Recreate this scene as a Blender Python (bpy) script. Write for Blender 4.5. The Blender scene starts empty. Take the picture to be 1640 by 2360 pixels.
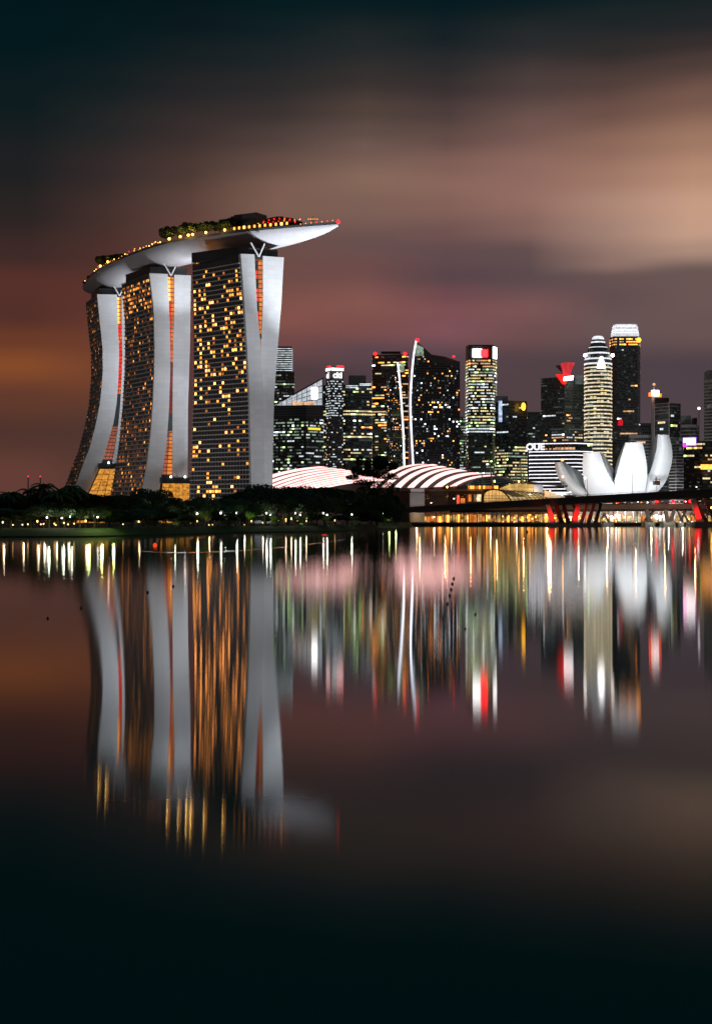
import bpy, math, random
from mathutils import Vector
R = math.radians
rnd = random.Random(7)
sc = bpy.context.scene
COL = sc.collection
H0, F, HZ = 3.8, 3416.7, 1200.0          # eye height, focal length in photo pixels, horizon row
# ------------------------------------------------------------------ camera
cam = bpy.data.objects.new('camera', bpy.data.cameras.new('camera')); COL.objects.link(cam)
cam.location = (0, 0, H0); cam.rotation_euler = (R(90), 0, 0)
cam.data.sensor_fit = 'HORIZONTAL'; cam.data.sensor_width = 24; cam.data.lens = 50
cam.data.shift_y = 20/1640; cam.data.clip_start = 1; cam.data.clip_end = 30000
sc.camera = cam
sc.view_settings.view_transform = 'Standard'; sc.view_settings.look = 'None'
sc.view_settings.exposure = 0; sc.view_settings.gamma = 1
sc.cycles.use_denoising = True
sc.cycles.max_bounces = 5; sc.cycles.diffuse_bounces = 2; sc.cycles.glossy_bounces = 3
sc.cycles.sample_clamp_indirect = 8; sc.cycles.caustics_reflective = False

def lin(c):
    return tuple(((v/255)/12.92 if v/255 <= .04045 else ((v/255+.055)/1.055)**2.4) for v in c)
# ------------------------------------------------------------------ world: night sky with city-lit cloud
W = bpy.data.worlds.new('World'); sc.world = W; W.use_nodes = True
nt = W.node_tree; nt.nodes.clear()
def N(t, **k):
    n = nt.nodes.new(t)
    for a, b in k.items(): setattr(n, a, b)
    return n
def M(op, a, b=None, c=None, clamp=False):
    n = N('ShaderNodeMath', operation=op, use_clamp=clamp)
    for i, v in enumerate((a, b, c)):
        if v is None: continue
        if isinstance(v, (int, float)): n.inputs[i].default_value = v
        else: nt.links.new(v, n.inputs[i])
    return n.outputs[0]
tc = N('ShaderNodeTexCoord'); sx = N('ShaderNodeSeparateXYZ'); nt.links.new(tc.outputs['Generated'], sx.inputs[0])
az = M('ARCTAN2', sx.outputs[0], sx.outputs[1]); el = M('ARCSINE', sx.outputs[2])
# drifting cloud: warp the direction with slow noise drawn out along the wind
cmb = N('ShaderNodeCombineXYZ'); nt.links.new(M('MULTIPLY', az, 9.0), cmb.inputs[0])
nt.links.new(M('MULTIPLY', M('SUBTRACT', el, M('MULTIPLY', az, .5)), 20.0), cmb.inputs[1])
nz = N('ShaderNodeTexNoise'); nz.inputs['Scale'].default_value = 1.0; nz.inputs['Detail'].default_value = 2.0
nt.links.new(cmb.outputs[0], nz.inputs['Vector'])
wv = M('SUBTRACT', nz.outputs['Fac'], .5)
X = M('ADD', M('MULTIPLY', az, F/1000), M('MULTIPLY', wv, .04))     # thousands of px right of centre
Y = M('ADD', M('MULTIPLY', M('TANGENT', el), F/1000), M('MULTIPLY', wv, .022))     # thousands of px above the horizon
TOPS = [(0, (8, 28, 32)), (-60, (5, 24, 28))]
SKYC = [(80, [(-60, (1, 21, 26)), (100, (3, 25, 29)), (250, (14, 28, 31)), (400, (30, 32, 34)), (500, (42, 36, 35)), (600, (62, 42, 40)), (660, (86, 48, 42)), (740, (84, 48, 42)), (790, (105, 58, 40)), (850, (132, 74, 42)), (920, (98, 58, 44)), (1000, (80, 52, 45)), (1100, (100, 62, 54)), (1200, (95, 60, 52))]),
        (250, [(-60, (1, 21, 26)), (100, (7, 26, 30)), (200, (19, 30, 33)), (300, (35, 37, 38)), (400, (52, 42, 42)), (500, (67, 48, 45)), (600, (78, 49, 44)), (700, (94, 53, 45)), (850, (114, 65, 45)), (1000, (80, 54, 48)), (1200, (90, 60, 54))]),
        (440, [(-60, (2, 21, 26)), (60, (10, 25, 30)), (130, (22, 31, 34)), (200, (36, 36, 38)), (300, (56, 46, 45)), (400, (76, 57, 52)), (460, (90, 65, 58)), (530, (96, 66, 58)), (620, (94, 60, 54)), (700, (104, 60, 52)), (800, (96, 58, 54)), (950, (78, 55, 56)), (1200, (78, 56, 54))]),
        (640, [(-60, (3, 24, 29)), (0, (6, 28, 32)), (60, (16, 31, 35)), (130, (30, 36, 39)), (200, (44, 42, 43)), (260, (58, 50, 49)), (320, (80, 64, 60)), (380, (102, 78, 70)), (430, (122, 92, 80)), (480, (126, 94, 82)), (560, (108, 78, 73)), (620, (110, 76, 71)), (740, (131, 82, 74)), (790, (112, 72, 70)), (860, (80, 60, 62)), (1200, (78, 58, 58))]),
        (840, [(-60, (5, 24, 29)), (0, (9, 28, 33)), (100, (35, 40, 41)), (180, (54, 48, 47)), (260, (82, 66, 60)), (300, (95, 76, 70)), (340, (112, 88, 80)), (410, (134, 104, 90)), (480, (124, 95, 86)), (560, (104, 80, 78)), (620, (110, 76, 74)), (700, (133, 86, 80)), (760, (122, 78, 76)), (810, (92, 70, 76)), (880, (74, 60, 66)), (1200, (76, 60, 62))]),
        (1030, [(-60, (3, 24, 29)), (0, (5, 27, 32)), (80, (22, 33, 37)), (150, (42, 42, 44)), (200, (56, 48, 48)), (260, (76, 61, 60)), (320, (98, 75, 70)), (380, (126, 94, 86)), (430, (138, 102, 92)), (480, (130, 96, 88)), (540, (112, 82, 80)), (580, (98, 75, 78)), (640, (90, 69, 74)), (680, (110, 73, 78)), (720, (125, 80, 84)), (765, (126, 82, 88)), (830, (88, 68, 76)), (900, (80, 62, 68)), (1200, (80, 62, 64))]),
        (1220, [(-60, (5, 24, 29)), (0, (12, 29, 33)), (100, (40, 42, 44)), (200, (76, 62, 60)), (300, (114, 86, 79)), (390, (142, 105, 95)), (460, (148, 109, 99)), (530, (132, 100, 93)), (585, (98, 78, 78)), (640, (92, 74, 77)), (720, (122, 85, 85)), (770, (110, 78, 78)), (840, (82, 66, 70)), (1200, (82, 66, 66))]),
        (1400, [(-60, (6, 25, 29)), (0, (14, 32, 36)), (60, (30, 37, 39)), (130, (48, 44, 44)), (200, (80, 62, 58)), (270, (108, 80, 72)), (340, (140, 104, 90)), (420, (160, 120, 104)), (480, (172, 134, 118)), (540, (162, 129, 116)), (615, (142, 113, 104)), (650, (102, 82, 81)), (690, (98, 78, 80)), (760, (104, 84, 84)), (840, (80, 66, 71)), (1200, (83, 68, 69))]),
        (1580, [(-60, (6, 25, 29)), (0, (20, 33, 35)), (80, (35, 38, 40)), (125, (54, 46, 46)), (170, (76, 60, 56)), (250, (118, 87, 76)), (350, (160, 121, 100)), (420, (182, 139, 116)), (490, (198, 156, 132)), (545, (196, 156, 134)), (590, (172, 139, 122)), (640, (106, 87, 84)), (700, (108, 86, 84)), (780, (104, 82, 82)), (850, (78, 66, 72)), (1200, (84, 70, 72))])]
acc = None; tY = M('DIVIDE', Y, 1.3, clamp=True); px0 = None
for px, prof in SKYC:
    rp_ = N('ShaderNodeValToRGB'); nt.links.new(tY, rp_.inputs[0]); e = rp_.color_ramp.elements; rp_.color_ramp.interpolation = 'EASE'
    pr_ = prof[::-1]
    while len(e) < len(pr_): e.new(.5)
    for k, (py, c) in enumerate(pr_): e[k].position = (HZ-py)/1300; e[k].color = (*lin(c), 1)
    if acc is None: acc = rp_.outputs[0]
    else:
        mr = N('ShaderNodeMapRange', interpolation_type='LINEAR'); nt.links.new(X, mr.inputs[0]); mr.inputs[1].default_value = (px0-820)/1000; mr.inputs[2].default_value = (px-820)/1000
        mx = N('ShaderNodeMix', data_type='RGBA'); nt.links.new(mr.outputs[0], mx.inputs[0]); nt.links.new(acc, mx.inputs[6]); nt.links.new(rp_.outputs[0], mx.inputs[7]); acc = mx.outputs[2]
    px0 = px
sky = N('ShaderNodeTexSky', sky_type='NISHITA'); sky.sun_disc = False
sky.sun_elevation = R(-10); sky.sun_rotation = R(200)
bg0 = N('ShaderNodeBackground'); nt.links.new(sky.outputs[0], bg0.inputs[0]); bg0.inputs[1].default_value = .05
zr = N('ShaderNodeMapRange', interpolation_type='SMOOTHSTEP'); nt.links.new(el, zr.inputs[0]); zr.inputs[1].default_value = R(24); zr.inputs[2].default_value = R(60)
mx = N('ShaderNodeMix', data_type='RGBA'); nt.links.new(zr.outputs[0], mx.inputs[0]); nt.links.new(acc, mx.inputs[6]); mx.inputs[7].default_value = (.018, .088, .096, 1); acc = mx.outputs[2]   # blue-green zenith above the view, added as ambient fill light
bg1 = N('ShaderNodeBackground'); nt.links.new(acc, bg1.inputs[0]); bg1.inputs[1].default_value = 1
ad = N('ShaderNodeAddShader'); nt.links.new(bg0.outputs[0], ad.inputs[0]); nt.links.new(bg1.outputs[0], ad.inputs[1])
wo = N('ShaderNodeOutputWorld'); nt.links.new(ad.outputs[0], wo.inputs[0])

def spot(name, loc, aim, power, cone, blend=.3, col=(1, .98, 1), rad=1.5):
    l = bpy.data.lights.new(name, 'SPOT'); l.energy = power; l.spot_size = R(cone); l.spot_blend = blend
    l.color = col; l.shadow_soft_size = rad
    o = bpy.data.objects.new(name, l); COL.objects.link(o); o.location = loc
    o.rotation_euler = (Vector(aim)-Vector(loc)).to_track_quat('-Z', 'Y').to_euler(); return o
def point(name, loc, power, col=(1, .9, .7), rad=.3):
    l = bpy.data.lights.new(name, 'POINT'); l.energy = power; l.color = col; l.shadow_soft_size = rad
    o = bpy.data.objects.new(name, l); COL.objects.link(o); o.location = loc; return o

# ------------------------------------------------------------------ helpers
def at(px, py, D):
    return Vector(((px-820)/F*D, D, H0+(HZ-py)/F*D))
def gx(px, D): return (px-820)/F*D
QS = {1: (120, 460, 2.347), 2: (120, 800, 2.7517), 3: (600, 740, 3.0692), 4: (1040, 720, 2.66), 5: (0, 1100, 3.192),
      6: (480, 1040, 3.192), 7: (880, 1040, 3.8), 8: (1220, 1000, 3.8)}
def q(n, x, y):
    a, b, s = QS[n]; return (a+x/s, b+y/s)
def lerp(a, b, t): return a+(b-a)*t
def interp(pts, v):                 # piecewise linear y(v), pts sorted by first
    if v <= pts[0][0]: return pts[0][1]
    for (a, b), (c, d) in zip(pts, pts[1:]):
        if v <= c: return b+(d-b)*(v-a)/(c-a)
    return pts[-1][1]
def resample(pl, n):
    L = [0]
    for a, b in zip(pl, pl[1:]): L.append(L[-1]+math.dist(a, b))
    out = []
    for i in range(n):
        s = L[-1]*i/(n-1)
        for k in range(len(pl)-1):
            if s <= L[k+1]+1e-9:
                t = (s-L[k])/max(1e-9, L[k+1]-L[k]); out.append(tuple(lerp(u, v, t) for u, v in zip(pl[k], pl[k+1]))); break
    return out
def smooth(pl, n):                  # Catmull-Rom
    pl = [Vector(p) for p in pl]; P = [2*pl[0]-pl[1]]+pl+[2*pl[-1]-pl[-2]]
    dense = []
    for i in range(1, len(P)-2):
        for k in range(10):
            t = k/10; a, b, c, d = P[i-1:i+3]
            dense.append(tuple(.5*((2*b)+(c-a)*t+(2*a-5*b+4*c-d)*t*t+(3*b-a-3*c+d)*t**3)))
    dense.append(tuple(pl[-1])); return resample(dense, n)

class MB:
    def __init__(s): s.v = []; s.f = []; s.m = []; s.sm = []
    def poly(s, pts, m=0, smooth=False):
        i = len(s.v); s.v += [tuple(p) for p in pts]; s.f.append(tuple(range(i, i+len(pts)))); s.m.append(m); s.sm.append(smooth)
    def grid(s, rows, m=0, close=False, smooth=True):
        i = len(s.v); n = len(rows[0])
        for r in rows: s.v += [tuple(p) for p in r]
        for a in range(len(rows)-1):
            for b in range(n if close else n-1):
                c = (b+1) % n
                s.f.append((i+a*n+b, i+a*n+c, i+(a+1)*n+c, i+(a+1)*n+b)); s.m.append(m); s.sm.append(smooth)
    def prism(s, pts, z0, z1, m=0, mtop=None):   # pts: plan polygon (x,y), z1 number or list
        n = len(pts); zt = z1 if isinstance(z1, (list, tuple)) else [z1]*n
        lo = [(p[0], p[1], z0) for p in pts]; hi = [(p[0], p[1], z) for p, z in zip(pts, zt)]
        i = len(s.v); s.v += lo+hi
        for k in range(n):
            j = (k+1) % n; s.f.append((i+k, i+j, i+n+j, i+n+k)); s.m.append(m); s.sm.append(False)
        s.f.append(tuple(range(i+n, i+2*n))); s.m.append(m if mtop is None else mtop); s.sm.append(False)
        s.f.append(tuple(range(i+n-1, i-1, -1))); s.m.append(m); s.sm.append(False)
    def hexa(s, a, b, m=0):   # two quads joined (a, b: 4 points each)
        i = len(s.v); s.v += [tuple(p) for p in a]+[tuple(p) for p in b]
        for f in ((0, 1, 2, 3), (7, 6, 5, 4), (0, 4, 5, 1), (1, 5, 6, 2), (2, 6, 7, 3), (3, 7, 4, 0)):
            s.f.append(tuple(i+k for k in f)); s.m.append(m); s.sm.append(False)
    def box(s, c, size, rz=0, m=0):
        cx, cy, cz = c; a, b, d = (t/2 for t in size); ca, sa = math.cos(rz), math.sin(rz)
        def P(x, y, z): return (cx+x*ca-y*sa, cy+x*sa+y*ca, cz+z)
        s.hexa([P(-a, -b, -d), P(a, -b, -d), P(a, b, -d), P(-a, b, -d)], [P(-a, -b, d), P(a, -b, d), P(a, b, d), P(-a, b, d)], m)
    def beam(s, p, r, w, h=None, m=0):       # rectangular bar from p to r
        p, r = Vector(p), Vector(r); d = (r-p).normalized(); h = h or w
        up = Vector((0, 0, 1)) if abs(d.z) < .95 else Vector((0, 1, 0))
        a = d.cross(up).normalized()*w/2; b = a.cross(d).normalized()*h/2
        s.hexa([p-a-b, p+a-b, p+a+b, p-a+b], [r-a-b, r+a-b, r+a+b, r-a+b], m)
    def tube(s, pts, rads, n=8, m=0):
        pts = [Vector(p) for p in pts]; rows = []
        if not isinstance(rads, (list, tuple)): rads = [rads]*len(pts)
        for k, p in enumerate(pts):
            d = (pts[min(k+1, len(pts)-1)]-pts[max(k-1, 0)]).normalized()
            up = Vector((0, 0, 1)) if abs(d.z) < .9 else Vector((1, 0, 0))
            a = d.cross(up).normalized(); b = d.cross(a).normalized()
            rows.append([p+(a*math.cos(6.2832*i/n)+b*math.sin(6.2832*i/n))*rads[k] for i in range(n)])
        s.grid(rows, m, close=True)
        s.poly(rows[0], m); s.poly(rows[-1][::-1], m)
    def lathe(s, c, prof, n=16, m=0, smooth=True):   # prof [(r,z)]
        rows = [[(c[0]+r*math.cos(6.2832*i/n), c[1]+r*math.sin(6.2832*i/n), c[2]+z) for i in range(n)] for r, z in prof]
        s.grid(rows, m, close=True, smooth=smooth)
        if prof[-1][0] > .01: s.poly(rows[-1], m)
        if prof[0][0] > .01: s.poly(rows[0][::-1], m)
    def ball(s, c, r, n=10, m=0):
        s.lathe(c, [(r*math.sin(math.pi*k/6)+.001, -r*math.cos(math.pi*k/6)) for k in range(7)], n, m)
    def weld(s):
        idx = {}; nv = []; mp_ = []
        for v in s.v:
            k = tuple(round(c, 3) for c in v)
            if k not in idx: idx[k] = len(nv); nv.append(v)
            mp_.append(idx[k])
        s.v = nv; s.f = [tuple(mp_[i] for i in f) for f in s.f]
    def build(s, name, mats, parent=None):
        me = bpy.data.meshes.new(name); off = Vector((0, 0, 0)); p = parent
        while p is not None: off += p.location; p = p.parent
        me.from_pydata([(a-off.x, b-off.y, c-off.z) for a, b, c in s.v], [], s.f)
        mats = mats if isinstance(mats, (list, tuple)) else [mats]
        for m in mats: me.materials.append(m)
        me.polygons.foreach_set('material_index', s.m); me.polygons.foreach_set('use_smooth', s.sm); me.update()
        o = bpy.data.objects.new(name, me); COL.objects.link(o); o.parent = parent; return o
def tag(o, label=None, cat=None, group=None, kind=None):
    if label: o['label'] = label
    if cat: o['category'] = cat
    if group: o['group'] = group
    if kind: o['kind'] = kind
    return o
def thing(name, loc, label, cat, group=None):
    o = bpy.data.objects.new(name, None); COL.objects.link(o); o.location = loc; o.empty_display_size = 1
    return tag(o, label, cat, group)
def copy_tree(o, parent=None):
    c = o.copy(); COL.objects.link(c); c.parent = parent
    for ch in list(o.children): copy_tree(ch, c)
    return c
ORD = 'first second third fourth fifth sixth seventh eighth ninth tenth eleventh twelfth thirteenth fourteenth fifteenth sixteenth seventeenth eighteenth nineteenth twentieth'.split()
def nth(i):
    if i < 20: return ORD[i]
    t, u = divmod(i+1, 10); tens = {2: 'twent', 3: 'thirt', 4: 'fort', 5: 'fift'}[t]
    return tens+'ieth' if u == 0 else tens+'y-'+ORD[u-1]

# ------------------------------------------------------------------ materials
def mat(name, col, rough=.6, metal=0, var=.25, scale=.3, spec=.4):
    m = bpy.data.materials.new(name); m.use_nodes = True; t = m.node_tree; b = t.nodes['Principled BSDF']
    b.inputs['Roughness'].default_value = rough; b.inputs['Metallic'].default_value = metal
    b.inputs['Specular IOR Level'].default_value = spec
    if var:
        tcn = t.nodes.new('ShaderNodeTexCoord'); n = t.nodes.new('ShaderNodeTexNoise'); n.inputs['Scale'].default_value = scale
        n.inputs['Detail'].default_value = 4; t.links.new(tcn.outputs['Object'], n.inputs['Vector'])
        mx = t.nodes.new('ShaderNodeMix'); mx.data_type = 'RGBA'; t.links.new(n.outputs['Fac'], mx.inputs[0])
        mx.inputs[6].default_value = (*[c*(1-var) for c in col], 1); mx.inputs[7].default_value = (*[min(1, c*(1+var)) for c in col], 1)
        t.links.new(mx.outputs[2], b.inputs['Base Color'])
    else: b.inputs['Base Color'].default_value = (*col, 1)
    return m
def emis(name, col, s, var=.35, scale=.25, sample=False):
    m = bpy.data.materials.new(name); m.use_nodes = True; t = m.node_tree; b = t.nodes['Principled BSDF']
    b.inputs['Base Color'].default_value = (.02, .02, .02, 1); b.inputs['Roughness'].default_value = .2
    b.inputs['Emission Color'].default_value = (*lin(col), 1)
    if var:
        tcn = t.nodes.new('ShaderNodeTexCoord'); n = t.nodes.new('ShaderNodeTexNoise'); n.inputs['Scale'].default_value = scale
        n.inputs['Detail'].default_value = 3; t.links.new(tcn.outputs['Object'], n.inputs['Vector'])
        mr = t.nodes.new('ShaderNodeMapRange'); t.links.new(n.outputs['Fac'], mr.inputs[0])
        mr.inputs[1].default_value = .3; mr.inputs[2].default_value = .7; mr.inputs[3].default_value = s*(1-var); mr.inputs[4].default_value = s*(1+var)
        t.links.new(mr.outputs[0], b.inputs['Emission Strength'])
    else: b.inputs['Emission Strength'].default_value = s
    try: m.cycles.emission_sampling = 'AUTO' if sample else 'NONE'
    except Exception: pass
    return m
def panel_mat(name, u):            # cladding panels on a wall running along plan direction u
    m = mat(name, (.66, .67, .70), .55, var=0); t = m.node_tree; b = t.nodes['Principled BSDF']
    tcn = t.nodes.new('ShaderNodeTexCoord'); s = t.nodes.new('ShaderNodeVectorMath'); s.operation = 'DOT_PRODUCT'
    t.links.new(tcn.outputs['Object'], s.inputs[0]); s.inputs[1].default_value = (u[0], u[1], 0)
    sp = t.nodes.new('ShaderNodeSeparateXYZ'); t.links.new(tcn.outputs['Object'], sp.inputs[0])
    cb = t.nodes.new('ShaderNodeCombineXYZ'); t.links.new(s.outputs['Value'], cb.inputs[0]); t.links.new(sp.outputs[2], cb.inputs[1])
    br = t.nodes.new('ShaderNodeTexBrick'); t.links.new(cb.outputs[0], br.inputs[0]); br.offset = 0
    br.inputs['Scale'].default_value = 1; br.inputs['Brick Width'].default_value = 5.5; br.inputs['Row Height'].default_value = 3.3
    br.inputs['Mortar Size'].default_value = .05; br.inputs['Color1'].default_value = (.64, .65, .68, 1); br.inputs['Color2'].default_value = (.71, .72, .75, 1)
    br.inputs['Mortar'].default_value = (.52, .53, .56, 1)
    t.links.new(br.outputs['Color'], b.inputs['Base Color']); return m
m_con = mat('concrete', (.30, .29, .28)); m_dark = mat('dark_metal', (.035, .04, .045), .4); m_glass = mat('dark_glass', (.025, .04, .045), .12, spec=.6)
m_slab = mat('facade_slab', (.46, .44, .43), .7); m_grey = mat('grey_cladding', (.22, .23, .25), .6); m_white = mat('white_paint', (.78, .78, .80), .5, var=.06)
m_fac1 = mat('blue_black_curtain_wall', (.07, .095, .105), .35); m_fac2 = mat('charcoal_wall', (.11, .12, .13), .5); m_fac3 = mat('grey_stone_wall', (.34, .33, .34), .7)
m_fac4 = mat('brown_black_wall', (.10, .10, .105), .4); m_hull = mat('hull_panels', (.60, .60, .64), .5, var=.12, scale=.25)
m_leaf = mat('foliage', (.035, .06, .025), .6, var=.5, scale=.5); m_leaf2 = mat('foliage_pale', (.09, .13, .04), .6, var=.4, scale=.5)
m_bark = mat('bark', (.09, .065, .045), .9); m_brown = mat('brown_render', (.17, .11, .085), .8); m_soil = mat('soil', (.05, .045, .035), .9)
m_grass = mat('grass', (.028, .05, .012), .9, var=.5, scale=.4); m_red = mat('red_paint', (.65, .03, .02), .5, var=.1)
m_orange = mat('orange_plastic', (.8, .16, .03), .5, var=.1); m_black = mat('black_rubber', (.012, .012, .012), .6)
m_deck = mat('bridge_concrete', (.11, .10, .10), .7, var=.3, scale=.15)
W_OR = emis('window_amber', (255, 156, 62), 3.0); W_OR2 = emis('window_amber_soft', (240, 134, 56), .85); W_OR3 = emis('window_amber_dim', (200, 112, 58), .22)
W_HOT = emis('window_amber_bright', (255, 152, 70), 10); W_RED = emis('atrium_red', (255, 56, 26), .95); W_RED2 = emis('atrium_red_dim', (215, 72, 62), .35)
W_PINK = emis('atrium_pink', (214, 120, 92), .5); W_GOLD = emis('lobby_gold', (240, 160, 62), .75, var=.6, scale=.5)
W_WH = emis('office_white', (228, 240, 246), 1.0, var=.6); W_YE = emis('office_yellow', (250, 226, 165), 1.0, var=.6)
W_PE = emis('office_peach', (250, 190, 140), .8, var=.6); W_GR = emis('office_greenish', (196, 224, 194), .5, var=.6); W_DI = emis('office_dim', (150, 165, 165), .16, var=.6)
W_FA = emis('office_faint', (120, 150, 150), .05, var=.6); W_HO = emis('office_hot_amber', (255, 150, 64), 6); W_HG = emis('office_hot_green', (206, 255, 150), 3.5); W_HW = emis('office_hot_white', (240, 248, 255), 6); W_CR = emis('band_cream', (250, 236, 206), 1.0, var=.4)
L_WH = emis('light_white', (255, 250, 250), 5, var=0); L_SIGN = emis('sign_white', (255, 250, 250), 1.5, var=0); L_HOT = emis('lamp_white', (255, 246, 235), 10, var=0); L_AMB = emis('lamp_amber', (255, 170, 80), 24, var=0)
L_RED = emis('light_red', (255, 24, 30), 5, var=0); L_YEL = emis('lamp_yellow', (255, 160, 52), 16, var=0); L_STR = emis('strip_white', (250, 246, 255), 1.6, var=.15)
L_PINK = emis('roof_strip', (255, 190, 184), 2.1, var=.2, scale=.1); L_SG = emis('sign_bright', (255, 250, 250), 9, var=0); L_CROWN = emis('crown_white', (245, 247, 255), 1.05, var=.35, scale=.4); L_MAG = emis('light_magenta', (255, 40, 190), 4, var=0)
L_VIO = emis('light_violet', (190, 130, 255), 1.2, var=0); L_ORR = emis('light_orange_red', (255, 80, 24), 7, var=0); L_BLU = emis('light_pale_blue', (200, 220, 255), .8, var=.6)
L_RB = emis('column_red', (255, 26, 14), 1.6, var=.4, scale=.4); L_SAIL = emis('edge_line_white', (236, 240, 255), 2.4, var=.1)
L_GLIT = emis('arcade_warm', (250, 186, 104), .6, var=.9, scale=.35); L_LAV = emis('glass_roof_lit', (214, 222, 230), .75, var=.4, scale=.2)

# ------------------------------------------------------------------ the setting: water and land
ANI = .55
mw = bpy.data.materials.new('water'); mw.use_nodes = True; t = mw.node_tree; t.nodes.remove(t.nodes['Principled BSDF'])
tcn = t.nodes.new('ShaderNodeTexCoord'); mp = t.nodes.new('ShaderNodeMapping'); mp.inputs['Scale'].default_value = (.004, .012, 1)
nn = t.nodes.new('ShaderNodeTexNoise'); nn.inputs['Scale'].default_value = 1; nn.inputs['Detail'].default_value = 3
t.links.new(tcn.outputs['Object'], mp.inputs[0]); t.links.new(mp.outputs[0], nn.inputs['Vector'])
mr = t.nodes.new('ShaderNodeMapRange'); t.links.new(nn.outputs['Fac'], mr.inputs[0])
mr.inputs[1].default_value = .3; mr.inputs[2].default_value = .7; mr.inputs[3].default_value = .046; mr.inputs[4].default_value = .058
gl_ = t.nodes.new('ShaderNodeBsdfAnisotropic'); gl_.distribution = 'BECKMANN'; gl_.inputs['Anisotropy'].default_value = ANI
cv_ = t.nodes.new('ShaderNodeCombineXYZ'); cv_.inputs[0].default_value = 1; t.links.new(cv_.outputs[0], gl_.inputs['Tangent'])   # ripples with crests across the view
t.links.new(mr.outputs[0], gl_.inputs['Roughness']); gl_.inputs['Color'].default_value = (1, 1, 1, 1)
df_ = t.nodes.new('ShaderNodeBsdfDiffuse'); df_.inputs['Color'].default_value = (.008, .082, .090, 1)
fr_ = t.nodes.new('ShaderNodeFresnel'); fr_.inputs['IOR'].default_value = 1.33
pw_ = t.nodes.new('ShaderNodeMapRange'); pw_.interpolation_type = 'SMOOTHSTEP'; pw_.inputs[1].default_value = .14; pw_.inputs[2].default_value = .90; t.links.new(fr_.outputs[0], pw_.inputs[0])
ms_ = t.nodes.new('ShaderNodeMixShader'); t.links.new(pw_.outputs[0], ms_.inputs[0]); t.links.new(df_.outputs[0], ms_.inputs[1]); t.links.new(gl_.outputs[0], ms_.inputs[2])
t.links.new(ms_.outputs[0], t.nodes['Material Output'].inputs['Surface'])
g = MB(); g.poly([(-9000, -200, 0), (9000, -200, 0), (9000, 12000, 0), (-9000, 12000, 0)]); tag(g.build('water', mw), kind='structure')
def wl(px, y, dx=0): D = H0*F/(y-HZ); return (gx(px, D)+dx, D)
QY = 1047.0
SH0 = [(-900, 300), (-300, 318), wl(0, 1238), wl(240, 1236.5), wl(420, 1231.5), wl(560, 1228), wl(700, 1226.3), wl(800, 1223.5), wl(865, 1220.5), wl(915, 1217.8), wl(936, 1216.2)]
SH = [(-9000, 290)]+smooth(SH0, 120); nb_ = len(SH)
inn = [(x-(6 if i > nb_-16 else 0), y+min(15, 6+(950-y)*.03), 2.0) for i, (x, y) in enumerate(SH)]
tail = [(gx(938, 870), 870), (gx(930, 960), 960), (gx(952, 985), 985), (gx(952, QY), QY), (gx(1640, QY), QY), (9000, QY)]
SH += tail; inn += [(x-1.5, y+.5, 2.0) for x, y in tail]
g = MB(); g.grid([[(x, y, -1.5) for x, y in SH], [(x, y+.1, .25) for x, y in SH], inn], smooth=False)
tag(g.build('grass_bank', m_grass), kind='structure')
g = MB(); g.poly(inn+[(9000, 12000, 2), (-9000, 12000, 2)]); tag(g.build('ground', m_soil), kind='structure')
def shore(px):
    for (a, b), (c, d) in zip(SH, SH[1:]):
        p0, p1 = 820+a/b*F, 820+c/d*F
        if p0 <= px <= p1: return lerp(b, d, (px-p0)/max(1e-6, p1-p0))
    return 900

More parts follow.
